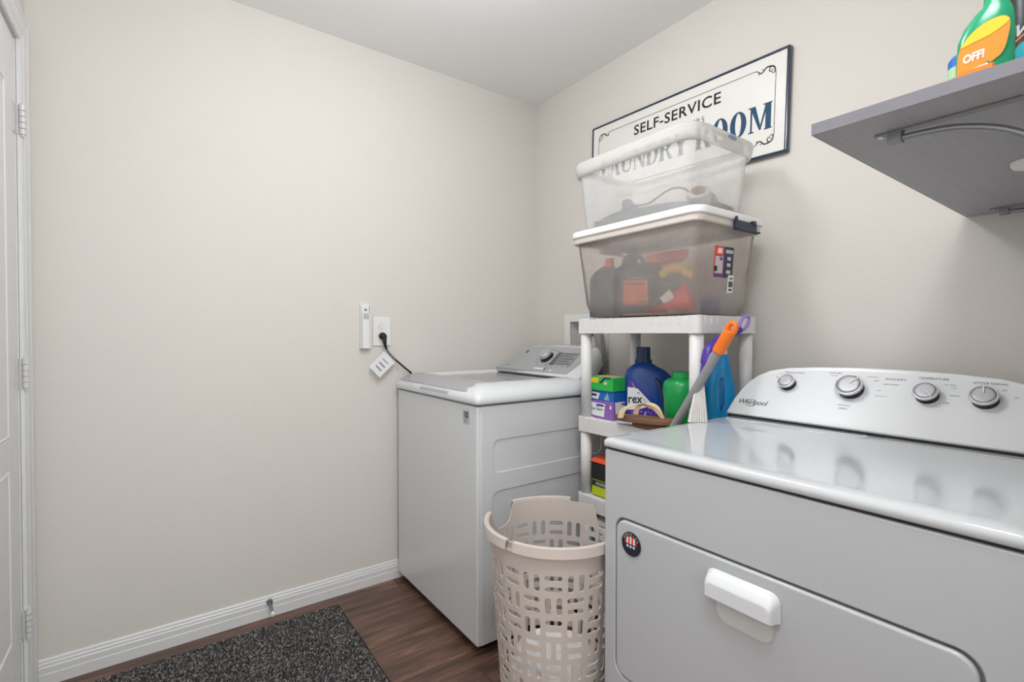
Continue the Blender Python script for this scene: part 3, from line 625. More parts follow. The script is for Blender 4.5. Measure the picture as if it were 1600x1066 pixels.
# upper bin, no lid
UX, UY = 1.47, 1.125
b2 = thing('storage_bin', 'smaller frosted clear tote stacked on top with tape rolls and cables inside', 'storage bin', (UX, UY, 1.534))
part('tub', loft([bring(UX, UY, .305, .44, 1.5345, .03), bring(UX, UY, .315, .455, 1.542, .035), bring(UX, UY, .345, .50, 1.75, .045)], False), m_binclear, b2, smooth=True)
part('tub_floor', (bring(UX, UY, .30, .435, 1.5347, .03), [tuple(range(28))]), m_binclear, b2)
part('rim', loft([bring(UX, UY, .345, .50, 1.749, .045), bring(UX, UY, .362, .515, 1.733, .06), bring(UX, UY, .374, .527, 1.736, .065), bring(UX, UY, .392, .545, 1.772, .075), bring(UX, UY, .386, .539, 1.782, .07), bring(UX, UY, .366, .519, 1.784, .06), bring(UX, UY, .345, .50, 1.776, .05)], False), m_rim, b2, smooth=True)
for s in (-1, 1):
    yy = UY + s*.262
    part('handle_flap', loft([[(UX + w, yy + s*d, z) for w, d, z in ((-.085, .004, 1.777), (.085, .004, 1.777), (.078, .013, 1.755), (.066, .012, 1.728), (-.066, .012, 1.728), (-.078, .013, 1.755))], [(UX + w, yy + s*(d-.003), z) for w, d, z in ((-.085, .004, 1.777), (.085, .004, 1.777), (.078, .013, 1.755), (.066, .012, 1.728), (-.066, .012, 1.728), (-.078, .013, 1.755))]]), m_rim, b2, smooth=False)
    part('logo_oval', loft([[(UX+.012 + .024*math.cos(a), yy + s*.0045 + s*.004*0, 1.772 + .006*math.sin(a)) for a in [2*PI*k/24 for k in range(24)]], [(UX+.012 + .024*math.cos(a), yy + s*.0055 + s*.006, 1.770 + .006*math.sin(a)) for a in [2*PI*k/24 for k in range(24)]]]), mat('oval_blue', '#7390b4', .5), b2, label='blue oval logo')

# --- contents of the lower bin
def jug(name, label, cx, cy, z, w, d, h, cap, capm, yaw=0, handle=False, lab=False, capo=(0, 0), cat_='bottle', body=None, group=None):
    t = thing(name, label, cat_, (cx, cy, z), group)
    mt = Matrix.Translation((cx, cy, z)) @ Matrix.Rotation(yaw, 4, 'Z')
    prof_ = [(1, .0), (1.02, .03), (1.0, .45), (1.0, .66), (.86, .78), (.42, .88)] if not handle else [(1, 0), (1.02, .03), (1, .62), (.96, .74), (.7, .82)]
    rings = [[tuple(mt @ Vector((x + capo[0]*max(0, (zz-.66)/.22), y + capo[1]*max(0, (zz-.66)/.22), zz*h))) for x, y in rr(w*k, d*k, min(w, d)*k*.22, 5)] for k, zz in prof_]
    part('jug_body', loft(rings), body or m_slate, t, bevel=.003)
    cr_ = cap
    part('cap', xf(lathe([(cr_*1.08, .86*h), (cr_*1.08, .9*h), (cr_, .905*h), (cr_*.97, 1.0*h), (cr_*.8, 1.01*h)], (capo[0], capo[1], 0), 20), mt), capm, t)
    if handle:
        part('handle', tube([mt @ Vector((-.002 + a, 0, b)) for a, b in ((-w*.33, h*.76), (-w*.30, h*.93), (-w*.2, h*.985), (0, h*.99), (w*.2, h*.985), (w*.30, h*.93), (w*.33, h*.76))], .0085, 8), m_slate, t, smooth=True)
    if lab:
        g = mt @ frame((0, -d/2*1.02, h*.38), (1, 0, 0), (0, 0, 1))
        l = decal('label', rr(w*.78, h*.40, .003, 3), m_olabel, t, g)
        decal('label_lines', [(-w*.3, h*.13), (w*.3, h*.13), (w*.3, h*.155), (-w*.3, h*.155)], m_brown, l, g @ Matrix.Translation((0, 0, .0006)))
        decal('label_lines', [(-w*.3, 0), (w*.15, 0), (w*.15, h*.015), (-w*.3, h*.015)], m_brown, l, g @ Matrix.Translation((0, 0, .0006)))
        decal('label_mark', [(w*.1, -h*.17), (w*.32, -h*.17), (w*.32, -h*.13), (w*.1, -h*.13)], m_slateblue, l, g @ Matrix.Translation((0, 0, .0006)))
        decal('label_title', [(-w*.3, h*.235), (w*.22, h*.235), (w*.22, h*.25), (-w*.3, h*.25)], m_silver2, l, g)
    return t
YV = math.radians(-40)
jug('oil_bottle', 'charcoal bottle with orange cap at the left end inside the grey tote', 1.372, 1.302, 1.212, .095, .055, .218, .0165, m_olabel, YV-.25, capo=(.022, 0))
jug('oil_bottle', 'charcoal bottle with dark red cap, second from the left inside the grey tote', 1.448, 1.285, 1.212, .09, .05, .232, .0165, mat('dark_red_cap', '#7a2f34', .4), YV-.2, capo=(.03, 0))
jug('oil_jug', 'charcoal jug with top handle and orange label inside the grey tote', 1.385, 1.165, 1.212, .108, .06, .215, .012, m_slate, YV, handle=True, lab=True, cat_='jug')
jug('oil_bottle', 'charcoal bottle with wide orange cap behind the labelled jug', 1.468, 1.15, 1.212, .078, .050, .225, .023, m_olabel, YV)
sp = thing('spray_bottle', 'clear spray bottle with red trigger head inside the grey tote', 'spray bottle', (1.545, 1.135, 1.212))
part('bottle_body', lathe([(.033, 0), (.035, .01), (.035, .12), (.028, .15), (.013, .175), (.012, .19)], (1.545, 1.135, 1.212), 20), m_grayglass, sp, smooth=True)
part('trigger_head', loft([[(1.545+dx_, 1.135+dy_, z) for dx_, dy_, z in ((-.012, .045, 1.420), (.012, .035, 1.420), (.012, .035, 1.445), (-.012, .045, 1.452))], [(1.545+dx_, 1.135+dy_, z) for dx_, dy_, z in ((-.014, .0, 1.395), (.014, .0, 1.395), (.014, .0, 1.456), (-.014, .0, 1.456))], [(1.545+dx_, 1.135+dy_, z) for dx_, dy_, z in ((-.012, -.075, 1.425), (.012, -.075, 1.425), (.012, -.075, 1.452), (-.012, -.075, 1.452))]]), m_red, sp, bevel=.003)
part('trigger', tube([(1.545, 1.175, 1.42), (1.545, 1.185, 1.40), (1.545, 1.178, 1.378)], .006, 8), m_red, sp)
ylo = thing('yellow_bottle', 'yellow handled bottle leaning inside the grey tote', 'bottle', (1.52, 1.05, 1.212))
part('bottle_body', loft([[(1.535+x, 1.06+y*.9, z) for x, y in rr(.07, .055*k, .012, 4)] for z, k in ((1.212, 1), (1.33, 1), (1.36, .8))]), m_grayglass, ylo, bevel=.003)
part('top_shell', tube(bez([(1.46, 1.105, 1.352), (1.47, 1.08, 1.378), (1.485, 1.04, 1.375), (1.50, 1.0, 1.345)]), .018, 10), mat('yellow_plastic', '#e0b03a', .4), ylo, smooth=True)
tq = tag(part('black_tube', cyl((1.42, 1.10, 1.318), (1.46, 1.025, 1.318), .017, n=18), m_slate, bevel=.002), 'short black tube lying across the things in the grey tote', 'tube')
gb = thing('grey_can', 'flat grey can with white label at the centre of the grey tote', 'can', (1.44, 1.035, 1.212))
part('can_body', box(1.445, 1.490, .992, 1.065, 1.2125, 1.298), mat('grey_tin', '#6e7c85', .4), gb, bevel=.004)
decal('label', [(-.035, -.03), (.03, -.03), (.03, .03), (-.035, .03)], m_paper, gb, frame((1.444, 1.030, 1.25), (0, -1, 0), (0, 0, 1)))
fn = thing('funnel', 'red plastic funnel lying on its side in the grey tote', 'funnel', (1.37, .97, 1.215))
fa = axis((1.345, 1.075, 1.222), (1.405, .950, 1.268))
part('cone', xf(lathe([(.004, 0), (.007, .05), (.012, .06), (.047, .135), (.050, .14), (.050, .145), (.044, .142), (.010, .066)], n=32), fa), m_red, fn, smooth=True)
decal('label', [(-.02, -.012), (.02, -.016), (.02, .016), (-.02, .012)], m_paper, fn, frame((1.352, 1.0, 1.268), (.25, -.75, .55), (-.3, .5, .8)))
tag(part('card', xf(box(-.07, .07, -.03, .03, 0, .006), Matrix.Translation((1.385, 1.10, 1.2135)) @ Matrix.Rotation(YV-.6, 4, 'Z')), m_tan), 'tan folded card lying flat in front in the grey tote', 'card')
tag(part('blue_jar', lathe([(.03, 0), (.031, .05), (.026, .058), (.0, .059)], (1.505, .942, 1.212), 20), mat('muted_blue', '#5c6fa8', .4), bevel=.002), 'blue round jar beside the funnel in the grey tote', 'jar')

# --- contents of the upper bin
hv = thing('hand_vacuum', 'long slate blue hand vacuum body lying in the upper tote', 'hand vacuum', (1.40, 1.12, 1.54))
part('vacuum_body', tube(bez([(1.352, 1.27, 1.560), (1.358, 1.2, 1.563), (1.372, 1.1, 1.566), (1.392, 1.0, 1.564), (1.42, .945, 1.561)]), [.014]*2+[.016]*3+[.019]*6+[.022]*12+[.020]*10, 14), m_slateblue, hv, smooth=True)
part('vacuum_nozzle', xf(box(-.02, .02, -.028, .028, -.012, .012), Matrix.Translation((1.35, 1.285, 1.556)) @ Matrix.Rotation(.3, 4, 'Z')), m_slateblue, hv, bevel=.004)
tag(part('cable', tube(bez([(1.36, 1.29, 1.580), (1.365, 1.22, 1.590), (1.372, 1.17, 1.602), (1.38, 1.10, 1.598), (1.385, 1.06, 1.615), (1.40, 1.02, 1.634), (1.42, .99, 1.632), (1.43, .975, 1.615), (1.44, .99, 1.600)]), .0035, 8), m_black, smooth=True), 'thin black cable arching over the slate vacuum in the upper tote', 'cable')
br = tag(part('plastic_bracket', loft([[(1.37+t, y, z) for y, z in ((1.215, 1.583), (1.21, 1.632), (1.18, 1.632), (1.135, 1.588))] for t in (0, .012)]), m_slateblue, bevel=.002), 'small dark angled bracket standing in the upper tote', 'bracket')
for k, (x, y, z, ax) in enumerate(((1.46, .958, 1.606, (-.6, -.35, .55)), (1.555, .985, 1.606, (-.5, -.75, .35)))):
    tt = thing('tape_roll', ('white tape roll tilted toward the front of the upper tote', 'white tape roll behind, toward the wall side of the upper tote')[k], 'tape roll', (x, y, z))
    q = axis((x, y, z), tuple(Vector((x, y, z)) + Vector(ax)))
    part('tape', xf(lathe([(.026, -.022), (.038, -.022), (.038, .022), (.026, .022), (.026, -.022)], n=32, caps=False), q), m_paper, tt)
    part('core', xf(lathe([(.023, -.0225), (.026, -.0225), (.026, .0225), (.023, .0225), (.023, -.0225)], n=32, caps=False), q), m_tan, tt)
cl_ = thing('mesh_pouch', 'dark grey crumpled mesh pouch at the right end of the upper tote', 'pouch', (1.54, .94, 1.54))
bm = bmesh.new(); bmesh.ops.create_icosphere(bm, subdivisions=4, radius=1)
for v in bm.verts:
    d = 1 + .12*math.sin(7*v.co.x+3*v.co.y) + .10*math.sin(9*v.co.y+5*v.co.z) + .07*math.sin(15*v.co.z+11*v.co.x)
    v.co = Vector((1.555 + v.co.x*.062*d, .945 + v.co.y*.036*d, 1.5645 + max(-.8, v.co.z)*.026*d))
me = bpy.data.meshes.new('pouch'); bm.to_mesh(me); bm.free(); link('fabric', me, mat('dark_mesh', '#4c4a48', .8, bump=.6, bscale=260), cl_, smooth=True)
part('drawstring', tube(bez([(1.51, .93, 1.588), (1.50, .915, 1.60), (1.52, .91, 1.595), (1.54, .93, 1.592)]), .002, 6), m_paper, cl_)
pc = thing('cloth_bundle', 'pale peach folded cloth at the far left of the upper tote', 'cloth', (1.37, 1.30, 1.54))
for k in range(3):
    part('fold', xf(box(-.05+k*.004, .05-k*.003, -.03, .03, k*.009, k*.009+.009), Matrix.Translation((1.40, 1.305, 1.537))), mat('peach_cloth', '#dcc9bb', .9), pc, bevel=.004)

# ------------------------------------------------------------------ things on the middle shelf (top z .829)
Z = .826
def carton(name, label, x0, x1, y0, y1, z0, z1, m, **kw):
    t = thing(name, label, 'box', ((x0+x1)/2, (y0+y1)/2, z0), 'dryer sheet and wipe cartons stacked on the shelf')
    part('carton', box(x0, x1, y0, y1, z0, z1), m, t, bevel=.0012); return t
# bottom: purple and white
c1 = carton('dryer_sheet_box', 'purple and white carton at the bottom of the three box stack', 1.372, 1.492, 1.25, 1.385, Z, .893, m_boxpurple)
fA = lambda x, y, z: frame((x-.0002, y, z), (0, -1, 0), (0, 0, 1))
fB = lambda x, y, z: frame((x, y-.0002, z), (1, 0, 0), (0, 0, 1))
pn = decal('white_label', [(-.058, -.026), (.022, -.029), (.027, .021), (-.06, .024)], m_paper, c1, fA(1.372, 1.318, .862))
decal('label_bar', [(-.018, .010), (.02, .010), (.02, .018), (-.018, .018)], m_purple, pn, fA(1.3715, 1.318, .862))
text('label_script', 'Dryer Sheets', .017, frame((1.3710, 1.372, .856), (0, -1, 0), (0, 0, 1)), m_print2, pn, shear=.35, sx=.75)
decal('drop', [(.005*math.cos(a), .006*math.sin(a)+(.006 if k == 4 else 0)) for k, a in enumerate([2*PI*k/16 for k in range(16)])], m_paper, c1, fA(1.372, 1.263, .872))
pn2 = decal('white_label', [(-.052, -.02), (.054, -.02), (.054, .024), (-.055, .024)], m_paper, c1, fB(1.437, 1.25, .868))
decal('label_bar', [(-.02, .012), (.035, .012), (.035, .019), (-.02, .019)], m_purple, pn2, fB(1.437, 1.2495, .868))
decal('violet_corner', [(.0, -.032), (.055, -.032), (.055, -.02), (.0, -.02)], m_boxblue, c1, fB(1.43, 1.25, .866))
c2 = carton('wipe_box', 'blue wipe carton in the middle of the three box stack', 1.376, 1.496, 1.252, 1.388, .8932, .933, m_boxblue)
lg = decal('logo_patch', [(-.022, -.013), (.022, -.015), (.03, .009), (-.016, .013)], m_paper, c2, fA(1.376, 1.352, .913))
decal('logo_mark', [(-.012, -.004), (.013, -.005), (.016, .003), (-.010, .004)], m_navylatch, lg, fA(1.3755, 1.352, .914))
decal('pale_streak', [(-.03, -.017), (.0, -.018), (-.01, .012)], m_tealsticker, c2, fA(1.376, 1.272, .915))
c3 = carton('wipe_box', 'green wipe carton with yellow flag on top of the three box stack', 1.368, 1.490, 1.248, 1.392, .9332, .983, m_boxgreen)
decal('yellow_flag', [(-.03, -.008), (.026, -.010), (.034, .009), (-.036, .012)], m_yellow, c3, fA(1.368, 1.352, .971))
decal('swoosh', [(-.02, -.004), (-.006, -.004), (.012, .012), (.044, .013), (.044, .017), (.008, .018), (-.01, .003)], m_black, c3, fA(1.368, 1.30, .966))
decal('peach_spot', [(.008*math.cos(a), .006*math.sin(a)) for a in [2*PI*k/16 for k in range(16)]], m_cream, c3, fA(1.368, 1.285, .962))
for k in range(3): decal('print_line', [(-.03, 0), (.0+.01*k, 0), (.0+.01*k, .002), (-.03, .002)], m_tealsticker, c3, fB(1.45, 1.248, .95+k*.010))
part('opening', box(1.40, 1.47, 1.27, 1.37, .9832, .9838), m_tan, c3)

# detergent bottle (deep blue) with label
dt = thing('detergent_bottle', 'deep blue laundry detergent jug with ribbed navy cap and white label', 'bottle', (1.50, 1.195, Z))
du = Vector((.66, -.75, 0)).normalized(); dw = Vector((-.75, -.66, 0)).normalized()   # u to the right, w toward the viewer
def dp(u, w, z): p = Vector((1.505, 1.205, 0)) + du*u + dw*w; return (p.x, p.y, Z + z)
def dring2(u0, u1, d, z, n=28):
    c, h = (u0+u1)/2, (u1-u0)/2
    return [dp(c + h*abs(math.cos(a))**.6*math.copysign(1, math.cos(a)), d*abs(math.sin(a))**.6*math.copysign(1, math.sin(a)), z) for a in [2*PI*k/n for k in range(n)]]
part('jug_body', loft([dring2(-.078, .088, .040, 0), dring2(-.083, .092, .045, .008), dring2(-.083, .093, .046, .08), dring2(-.082, .093, .045, .14), dring2(-.080, .090, .042, .165), dring2(-.074, .068, .038, .185), dring2(-.058, .038, .033, .200), dring2(-.042, .020, .026, .212), dring2(-.035, .012, .022, .218)]), m_deepblue, dt, smooth=True)
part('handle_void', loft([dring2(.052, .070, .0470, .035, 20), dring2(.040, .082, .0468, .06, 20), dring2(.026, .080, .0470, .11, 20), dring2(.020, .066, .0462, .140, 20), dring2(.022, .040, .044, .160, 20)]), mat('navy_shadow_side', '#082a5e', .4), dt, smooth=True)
rc = 14
capr = []
for z_, k in ((.214, 1.12), (.226, 1.12), (.2262, .94), (.272, .92), (.2735, .86)):
    capr.append([dp(-.0115 + (.0265 + (.0012 if i % 2 else 0))*k*math.cos(2*PI*i/48), (.0265 + (.0012 if i % 2 else 0))*k*math.sin(2*PI*i/48), z_) for i in range(48)])
part('cap', loft(capr), m_capblue, dt)
fD = frame(dp(0, .0468, 0), tuple(du), (0, 0, 1))
lab_ = decal('label', [(-.070, .006), (.040, .006), (.030, .045), (-.004, .095), (-.052, .152), (-.070, .150)], m_purple, dt, fD, t=.0006)
decal('label_white', [(-.070, .040), (-.03, .042), (.012, .056), (.020, .062), (-.006, .090), (-.034, .120), (-.070, .125)], m_paper, lab_, fD @ Matrix.Translation((0, 0, .0007)))
text('label_word', 'rex', .046, fD @ Matrix.Translation((-.069, .066, .0014)), m_navylatch, lab_, bold=.0010, sx=.82)
for k in range(26):
    t_ = random.random(); u_ = -.066 + t_*.09 if k % 2 else -.055 + t_*.07
    z_ = .012 + random.random()*.026 if k % 2 else .150 - t_*.105 - random.random()*.01
    if k % 2 == 0: u_ = -.060 + t_*.075
    decal('flower_dot', [(u_ + .003*math.cos(a), z_ + .003*math.sin(a)) for a in [2*PI*j/8 for j in range(8)]], m_lilac if k % 3 else m_paper, lab_, fD @ Matrix.Translation((0, 0, .0012)))

# green tub behind the front post
gt = thing('green_tub', 'round green plastic tub with screw lid behind the near shelf post', 'tub', (1.475, 1.005, Z))
part('tub_body', lathe([(.052, 0), (.057, .006), (.058, .10), (.061, .115), (.061, .145), (.057, .158), (.048, .166), (.033, .170)], (1.462, 1.022, Z), 40), m_green, gt, smooth=True)
part('lid', cat(lathe([(.030, .168), (.031, .170), (.031, .190), (.029, .192)], (1.462, 1.022, Z), 32), lathe([(.026, .190), (.026, .193)], (1.462, 1.022, Z), 32)), m_green, gt)

# flip-flops
def sole(L, w, h):
    prof2 = []
    for k in range(40):
        a = 2*PI*k/40; x = math.cos(a)*L/2; ww = w/2*(1 + .18*math.cos(a-.4)); prof2.append((x, math.sin(a)*ww*(1 - .12*math.exp(-((x+.01)/.04)**2))))
    return prof2
def flipflop(loc, rz, ry, label, strap=True):
    t = thing('flip_flop', label, 'sandal', loc, 'pair of brown flip-flops')
    g = Matrix.Translation(loc) @ Matrix.Rotation(rz, 4, 'Z') @ Matrix.Rotation(ry, 4, 'Y')
    s = sole(.235, .085, 0)
    part('sole', xf(loft([[(x*.97, y*.95, 0) for x, y in s], [(x, y, .004) for x, y in s], [(x, y, .015) for x, y in s], [(x*.975, y*.95, .019) for x, y in s]]), g), m_brown, t, bevel=.001)
    if strap:
        for sg in (-1, 1):
            pts = bez([(.075, 0, .018), (.05, sg*.010, .052), (.005, sg*.026, .062), (-.04, sg*.040, .044), (-.055, sg*.044, .012)], 6)
            rings = [[g @ (p + Vector((0, 0, .0015))), g @ (p + Vector((0, sg*.002, .0035))) , g @ (p + Vector((-.022*min(1, .4+i/12), sg*.003, .002))), g @ (p + Vector((-.022*min(1, .4+i/12), 0, -.001)))] for i, p in enumerate(pts)]
            part('strap', loft(rings), m_cream, t)
    return t
flipflop((1.375, 1.03, .8265), math.radians(97), 0, 'brown flip-flop lying flat underneath the other sandal', False)
flipflop((1.342, 1.082, .8475), math.radians(-84), math.radians(-2), 'brown flip-flop with cream strap on top, overhanging the shelf edge')

# grey pole with orange grip, purple brush, blue bottle, white bottle
P0, P1 = Vector((1.345, 1.231, .423)), Vector((1.267, .72, 1.177))
pt = lambda t: P0 + (P1-P0)*t
bp_ = thing('broom_handle', 'grey tube handle with orange grip and hanging hole leaning in front of the shelf', 'handle', tuple(pt(.17)))
part('tube', cyl(tuple(pt(.17)), tuple(pt(.905)), .0125, n=20), m_pole, bp_, smooth=False, bevel=.001)
gx = axis(tuple(pt(.895)), tuple(pt(1)))
part('grip', xf(lathe([(.0150, 0), (.0168, .002), (.0168, .050), (.0165, .062), (.0150, .072)], n=24), gx), m_orange, bp_, smooth=False, bevel=.001)
part('hang_loop', tube([gx @ Vector((.0, .0120*math.cos(a), .078 + .017*math.sin(a))) for a in [2*PI*k/24 for k in range(24)]], .0072, 10, closed=True), m_orange, bp_, smooth=True)
pb = thing('scrub_brush', 'purple curved brush with lilac loop and white bristles standing at the dryer corner', 'brush', (1.29, .838, .889))
part('handle', tube(bez([(1.298, .845, .975), (1.318, .846, 1.01), (1.333, .847, 1.055), (1.350, .846, 1.10), (1.395, .843, 1.128), (1.45, .836, 1.146), (1.485, .828, 1.163)]), [.009]*5+[.011]*6+[.014]*6+[.0175]*10+[.015]*8+[.012]*14, 12), m_purple, pb, smooth=True)
part('grip_inset', tube(bez([(1.325, .832, 1.062), (1.337, .832, 1.085), (1.352, .831, 1.103)]), [.003]+[.0075]*8+[.006]*7+[.003], 10), m_lilac, pb, smooth=True)
lm = frame((1.500, .822, 1.182), (.5, -.15, .62), (-.6, .1, .5))
part('loop', tube([lm @ Vector((.027*math.cos(a), .0155*math.sin(a), 0)) for a in [2*PI*k/28 for k in range(28)]], .0052, 10, closed=True), m_lilac, pb, smooth=True)
for k in range(7):
    a_ = -.5 + k/6
    part('bristles', loft([[(1.290 + a_*.012 + dx_*.6, .838 - a_*.014 + dy_, 1.0) for dx_, dy_ in ((-.002, -.002), (.003, -.002), (.003, .004), (-.002, .004))], [(1.286 + a_*.032 + dx_, .842 - a_*.030 + dy_, .8888) for dx_, dy_ in ((-.006, -.006), (.004, -.005), (.006, .006), (-.004, .007))]]), mat('white_bristle', '#dedcd8', .8) if k == 0 else bpy.data.materials['white_bristle'], pb, bevel=.001)
bb2 = thing('cleaner_bottle', 'bright blue cleaner bottle with grip hollow and white cap by the dryer console', 'bottle', (1.56, .935, Z))
bu = Vector((.5, -.86, 0)); bw = Vector((-.86, -.5, 0))
def bpnt(u, w, z): p = Vector((1.562, .942, Z)) + bu*u + bw*w; return (p.x, p.y, Z+z)
def br2(u0, u1, d, z, n=28):
    c, h = (u0+u1)/2, (u1-u0)/2
    return [bpnt(c + h*abs(math.cos(a))**.75*math.copysign(1, math.cos(a)), d*abs(math.sin(a))**.75*math.copysign(1, math.sin(a)), z) for a in [2*PI*k/n for k in range(n)]]
part('bottle_body', loft([br2(-.044, .044, .030, 0), br2(-.048, .048, .034, .01), br2(-.050, .052, .034, .08), br2(-.048, .050, .034, .14), br2(-.036, .040, .030, .19), br2(-0.0160, 0.0340, .024, .225), br2(-0.0100, 0.0270, .019, .248), br2(-0.0085, 0.0255, .0175, .252)]), m_blue, bb2, smooth=True)
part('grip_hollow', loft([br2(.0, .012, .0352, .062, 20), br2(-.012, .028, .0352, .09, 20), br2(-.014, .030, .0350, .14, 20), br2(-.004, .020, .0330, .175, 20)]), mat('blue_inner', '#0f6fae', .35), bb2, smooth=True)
part('cap', xf(lathe([(.017, 0), (.017, .012), (.015, .014), (.013, .045), (.010, .05)], n=24), Matrix.Translation(bpnt(.0085, 0, .252))), m_white, bb2, bevel=.001)

# ------------------------------------------------------------------ third shelf items
t3 = thing('black_case', 'black tool box with orange lid on the lower shelf', 'box', (1.45, 1.22, .59))
part('case_body', box(1.362, 1.60, 1.10, 1.352, .5895, .656), m_blackp, t3, bevel=.004)
part('case_lid', loft([[(1.357, 1.095, .657), (1.605, 1.095, .657), (1.605, 1.357, .657), (1.357, 1.357, .657)], [(1.366, 1.105, .672), (1.596, 1.105, .672), (1.596, 1.347, .672), (1.366, 1.347, .672)]]), mat('orange_lid', '#e0562a', .5), t3, bevel=.002)
t4 = thing('lime_box', 'lime green and grey carton under the black case on the lower shelf', 'box', (1.45, 1.22, .5315))
part('carton', box(1.36, 1.60, 1.10, 1.347, .5315, .589), m_lime, t4, bevel=.001)
decal('grey_band', [(-.12, .004), (.123, .004), (.123, .026), (-.12, .026)], m_print2, t4, fA(1.36, 1.226, .563))
decal('band_text', [(-.10, .009), (.08, .009), (.08, .021), (-.10, .021)], m_lcd, t4, fA(1.3594, 1.226, .563))
t5 = thing('paper_stack', 'stack of white folded papers under the lower shelf edge', 'papers', (1.45, 1.15, .2))
for k in range(9):
    part('sheet_fold', box(1.345+random.uniform(0, .01), 1.60, .93, 1.32+random.uniform(-.01, .01), .198+k*.028, .198+k*.028+.022), m_paper, t5, bevel=.003)

# ------------------------------------------------------------------ laundry basket
bx, by, bz = .94, 1.08, .61
bk = thing('laundry_basket', 'tall beige slotted plastic laundry basket with broken rim between washer and dryer', 'laundry basket', (bx, by, 0))
def brad(z): return .148 + .0735*z if z < .56 else .1892 + (z-.56)*.10
def bpos(th, z, d=0): r = brad(z) + d; return (bx + r*math.cos(th), by + r*math.sin(th), z)
NC = 20; rows = 8; rh = .0600; z_top = .540
V, F, idx = [], [], {}
def vid(th, z):
    k = (round((th % (2*PI))*1e4) % 62832, round(z*1e5))
    if k not in idx: idx[k] = len(V); V.append(bpos(th, z))
    return idx[k]
dth = 2*PI/NC
def cell(t0, t1, z0, z1, vert):
    """one half cell with a stadium slot"""
    wth, hz = t1-t0, z1-z0; R = .176
    w, h = wth*R, hz; cth, cz = (t0+t1)/2, (z0+z1)/2
    if vert: sw, sh = min(.0138, w*.52), h*.76
    else: sw, sh = w*.78, min(.0138, h*.52)
    r = min(sw, sh)/2; n = 36; inner, outer = [], []
    for k in range(n):
        a = 2*PI*(k+.5)/n; ca, sa = math.cos(a), math.sin(a)
        # stadium point
        ex, ez = sw/2-r, sh/2-r
        x = math.copysign(ex, ca)*(1 if ex > 0 else 0) + r*ca; z = math.copysign(ez, sa)*(1 if ez > 0 else 0) + r*sa
        inner.append((cth + x/R, cz + z))
    # outer boundary: fixed lattice so neighbours weld
    nu, nv = (6, 12) if vert else (12, 6)
    pts = [(1, -1 + 2*j/nv) for j in range(nv)] + [(1 - 2*j/nu, 1) for j in range(nu)] + [(-1, 1 - 2*j/nv) for j in range(nv)] + [(-1 + 2*j/nu, -1) for j in range(nu)]
    outer = [(cth + px*wth/2, cz + pz*hz/2) for px, pz in pts]
    outer = outer[nv//2:] + outer[:nv//2]
    io = [vid(*p) for p in outer]; ii = [vid(*p) for p in inner]
    for k in range(n):
        j = (k+1) % n; F.append((io[k], io[j], ii[k]) if False else (io[k], io[j], ii[j], ii[k]))
for r_ in range(rows):
    z1 = z_top - r_*rh; z0 = z1 - rh
    for c_ in range(NC):
        t0 = c_*dth + .05; t1 = t0 + dth
        if (r_ + c_) % 2: cell(t0, (t0+t1)/2, z0, z1, True); cell((t0+t1)/2, t1, z0, z1, True)
        else: cell(t0, t1, (z0+z1)/2, z1, False); cell(t0, t1, z0, (z0+z1)/2, False)
def topz(deg):
    d = deg % 360
    def dip(c, w, depth, e=4): x = abs(((d-c+180) % 360) - 180)/w; return depth*max(0, 1-x**e) if x < 1 else 0
    z = .602
    z -= dip(111, 17, .058) ; z -= dip(348, 20, .075)
    if 4 < d < 33: z -= .003
    return z
NT = 240
def strip(zf0, zf1, ns, d=0):
    for i in range(NT):
        a, b = 2*PI*i/NT + .05, 2*PI*(i+1)/NT + .05
        for s in range(ns):
            q = []
            for th, ss in ((a, s), (b, s), (b, s+1), (a, s+1)):
                dg = math.degrees(th); z0, z1 = zf0(dg), zf1(dg); q.append(vid(th, z0 + (z1-z0)*ss/ns))
            F.append(tuple(q))
strip(lambda d: z_top, topz, 4)
strip(lambda d: z_top - rows*rh - .022, lambda d: z_top - rows*rh, 1)
me = M((V, F), 'wall'); bw_ = link('basket_wall', me, m_basket, bk, smooth=True, solid=.003); es_ = bw_.modifiers.new('split', 'EDGE_SPLIT'); es_.split_angle = math.radians(32)
zb = z_top - rows*rh - .022
part('basket_base', lathe([(.0005, zb), (brad(zb), zb), (brad(zb)+.001, zb+.006), (.0005, zb+.004)], (bx, by, 0), 60), m_basket, bk)
def rim_arc(d0, d1, name='rim', lo=0, ends=True):
    n = max(6, int(abs(d1-d0)/4)); rings = []
    for i in range(n+1):
        th = math.radians(d0 + (d1-d0)*i/n)
        rings.append([bpos(th, .602, -.002)[:2] + (.600,), bpos(th, .602, .0)[:2] + (.6085,), bpos(th, .602, .006)[:2] + (.6105,), bpos(th, .602, .014)[:2] + (.6085,), bpos(th, .602, .0165)[:2] + (.584,), bpos(th, .602, .0145)[:2] + (.584,), bpos(th, .602, .010)[:2] + (.604,), bpos(th, .602, .001)[:2] + (.603,)])
    return part(name, loft(rings), m_basket, bk)
rim_arc(129, 190); rim_arc(197, 340); rim_arc(34, 93)
rings = []
for i in range(91):
    th = math.radians(130 + (342-130)*i/90); rings.append([bpos(th, .580, 0)[:2] + (.584,), bpos(th, .580, .007)[:2] + (.583,), bpos(th, .580, .0075)[:2] + (.579,), bpos(th, .580, 0)[:2] + (.578,)])
part('rim_ridge', loft(rings), m_basket, bk)

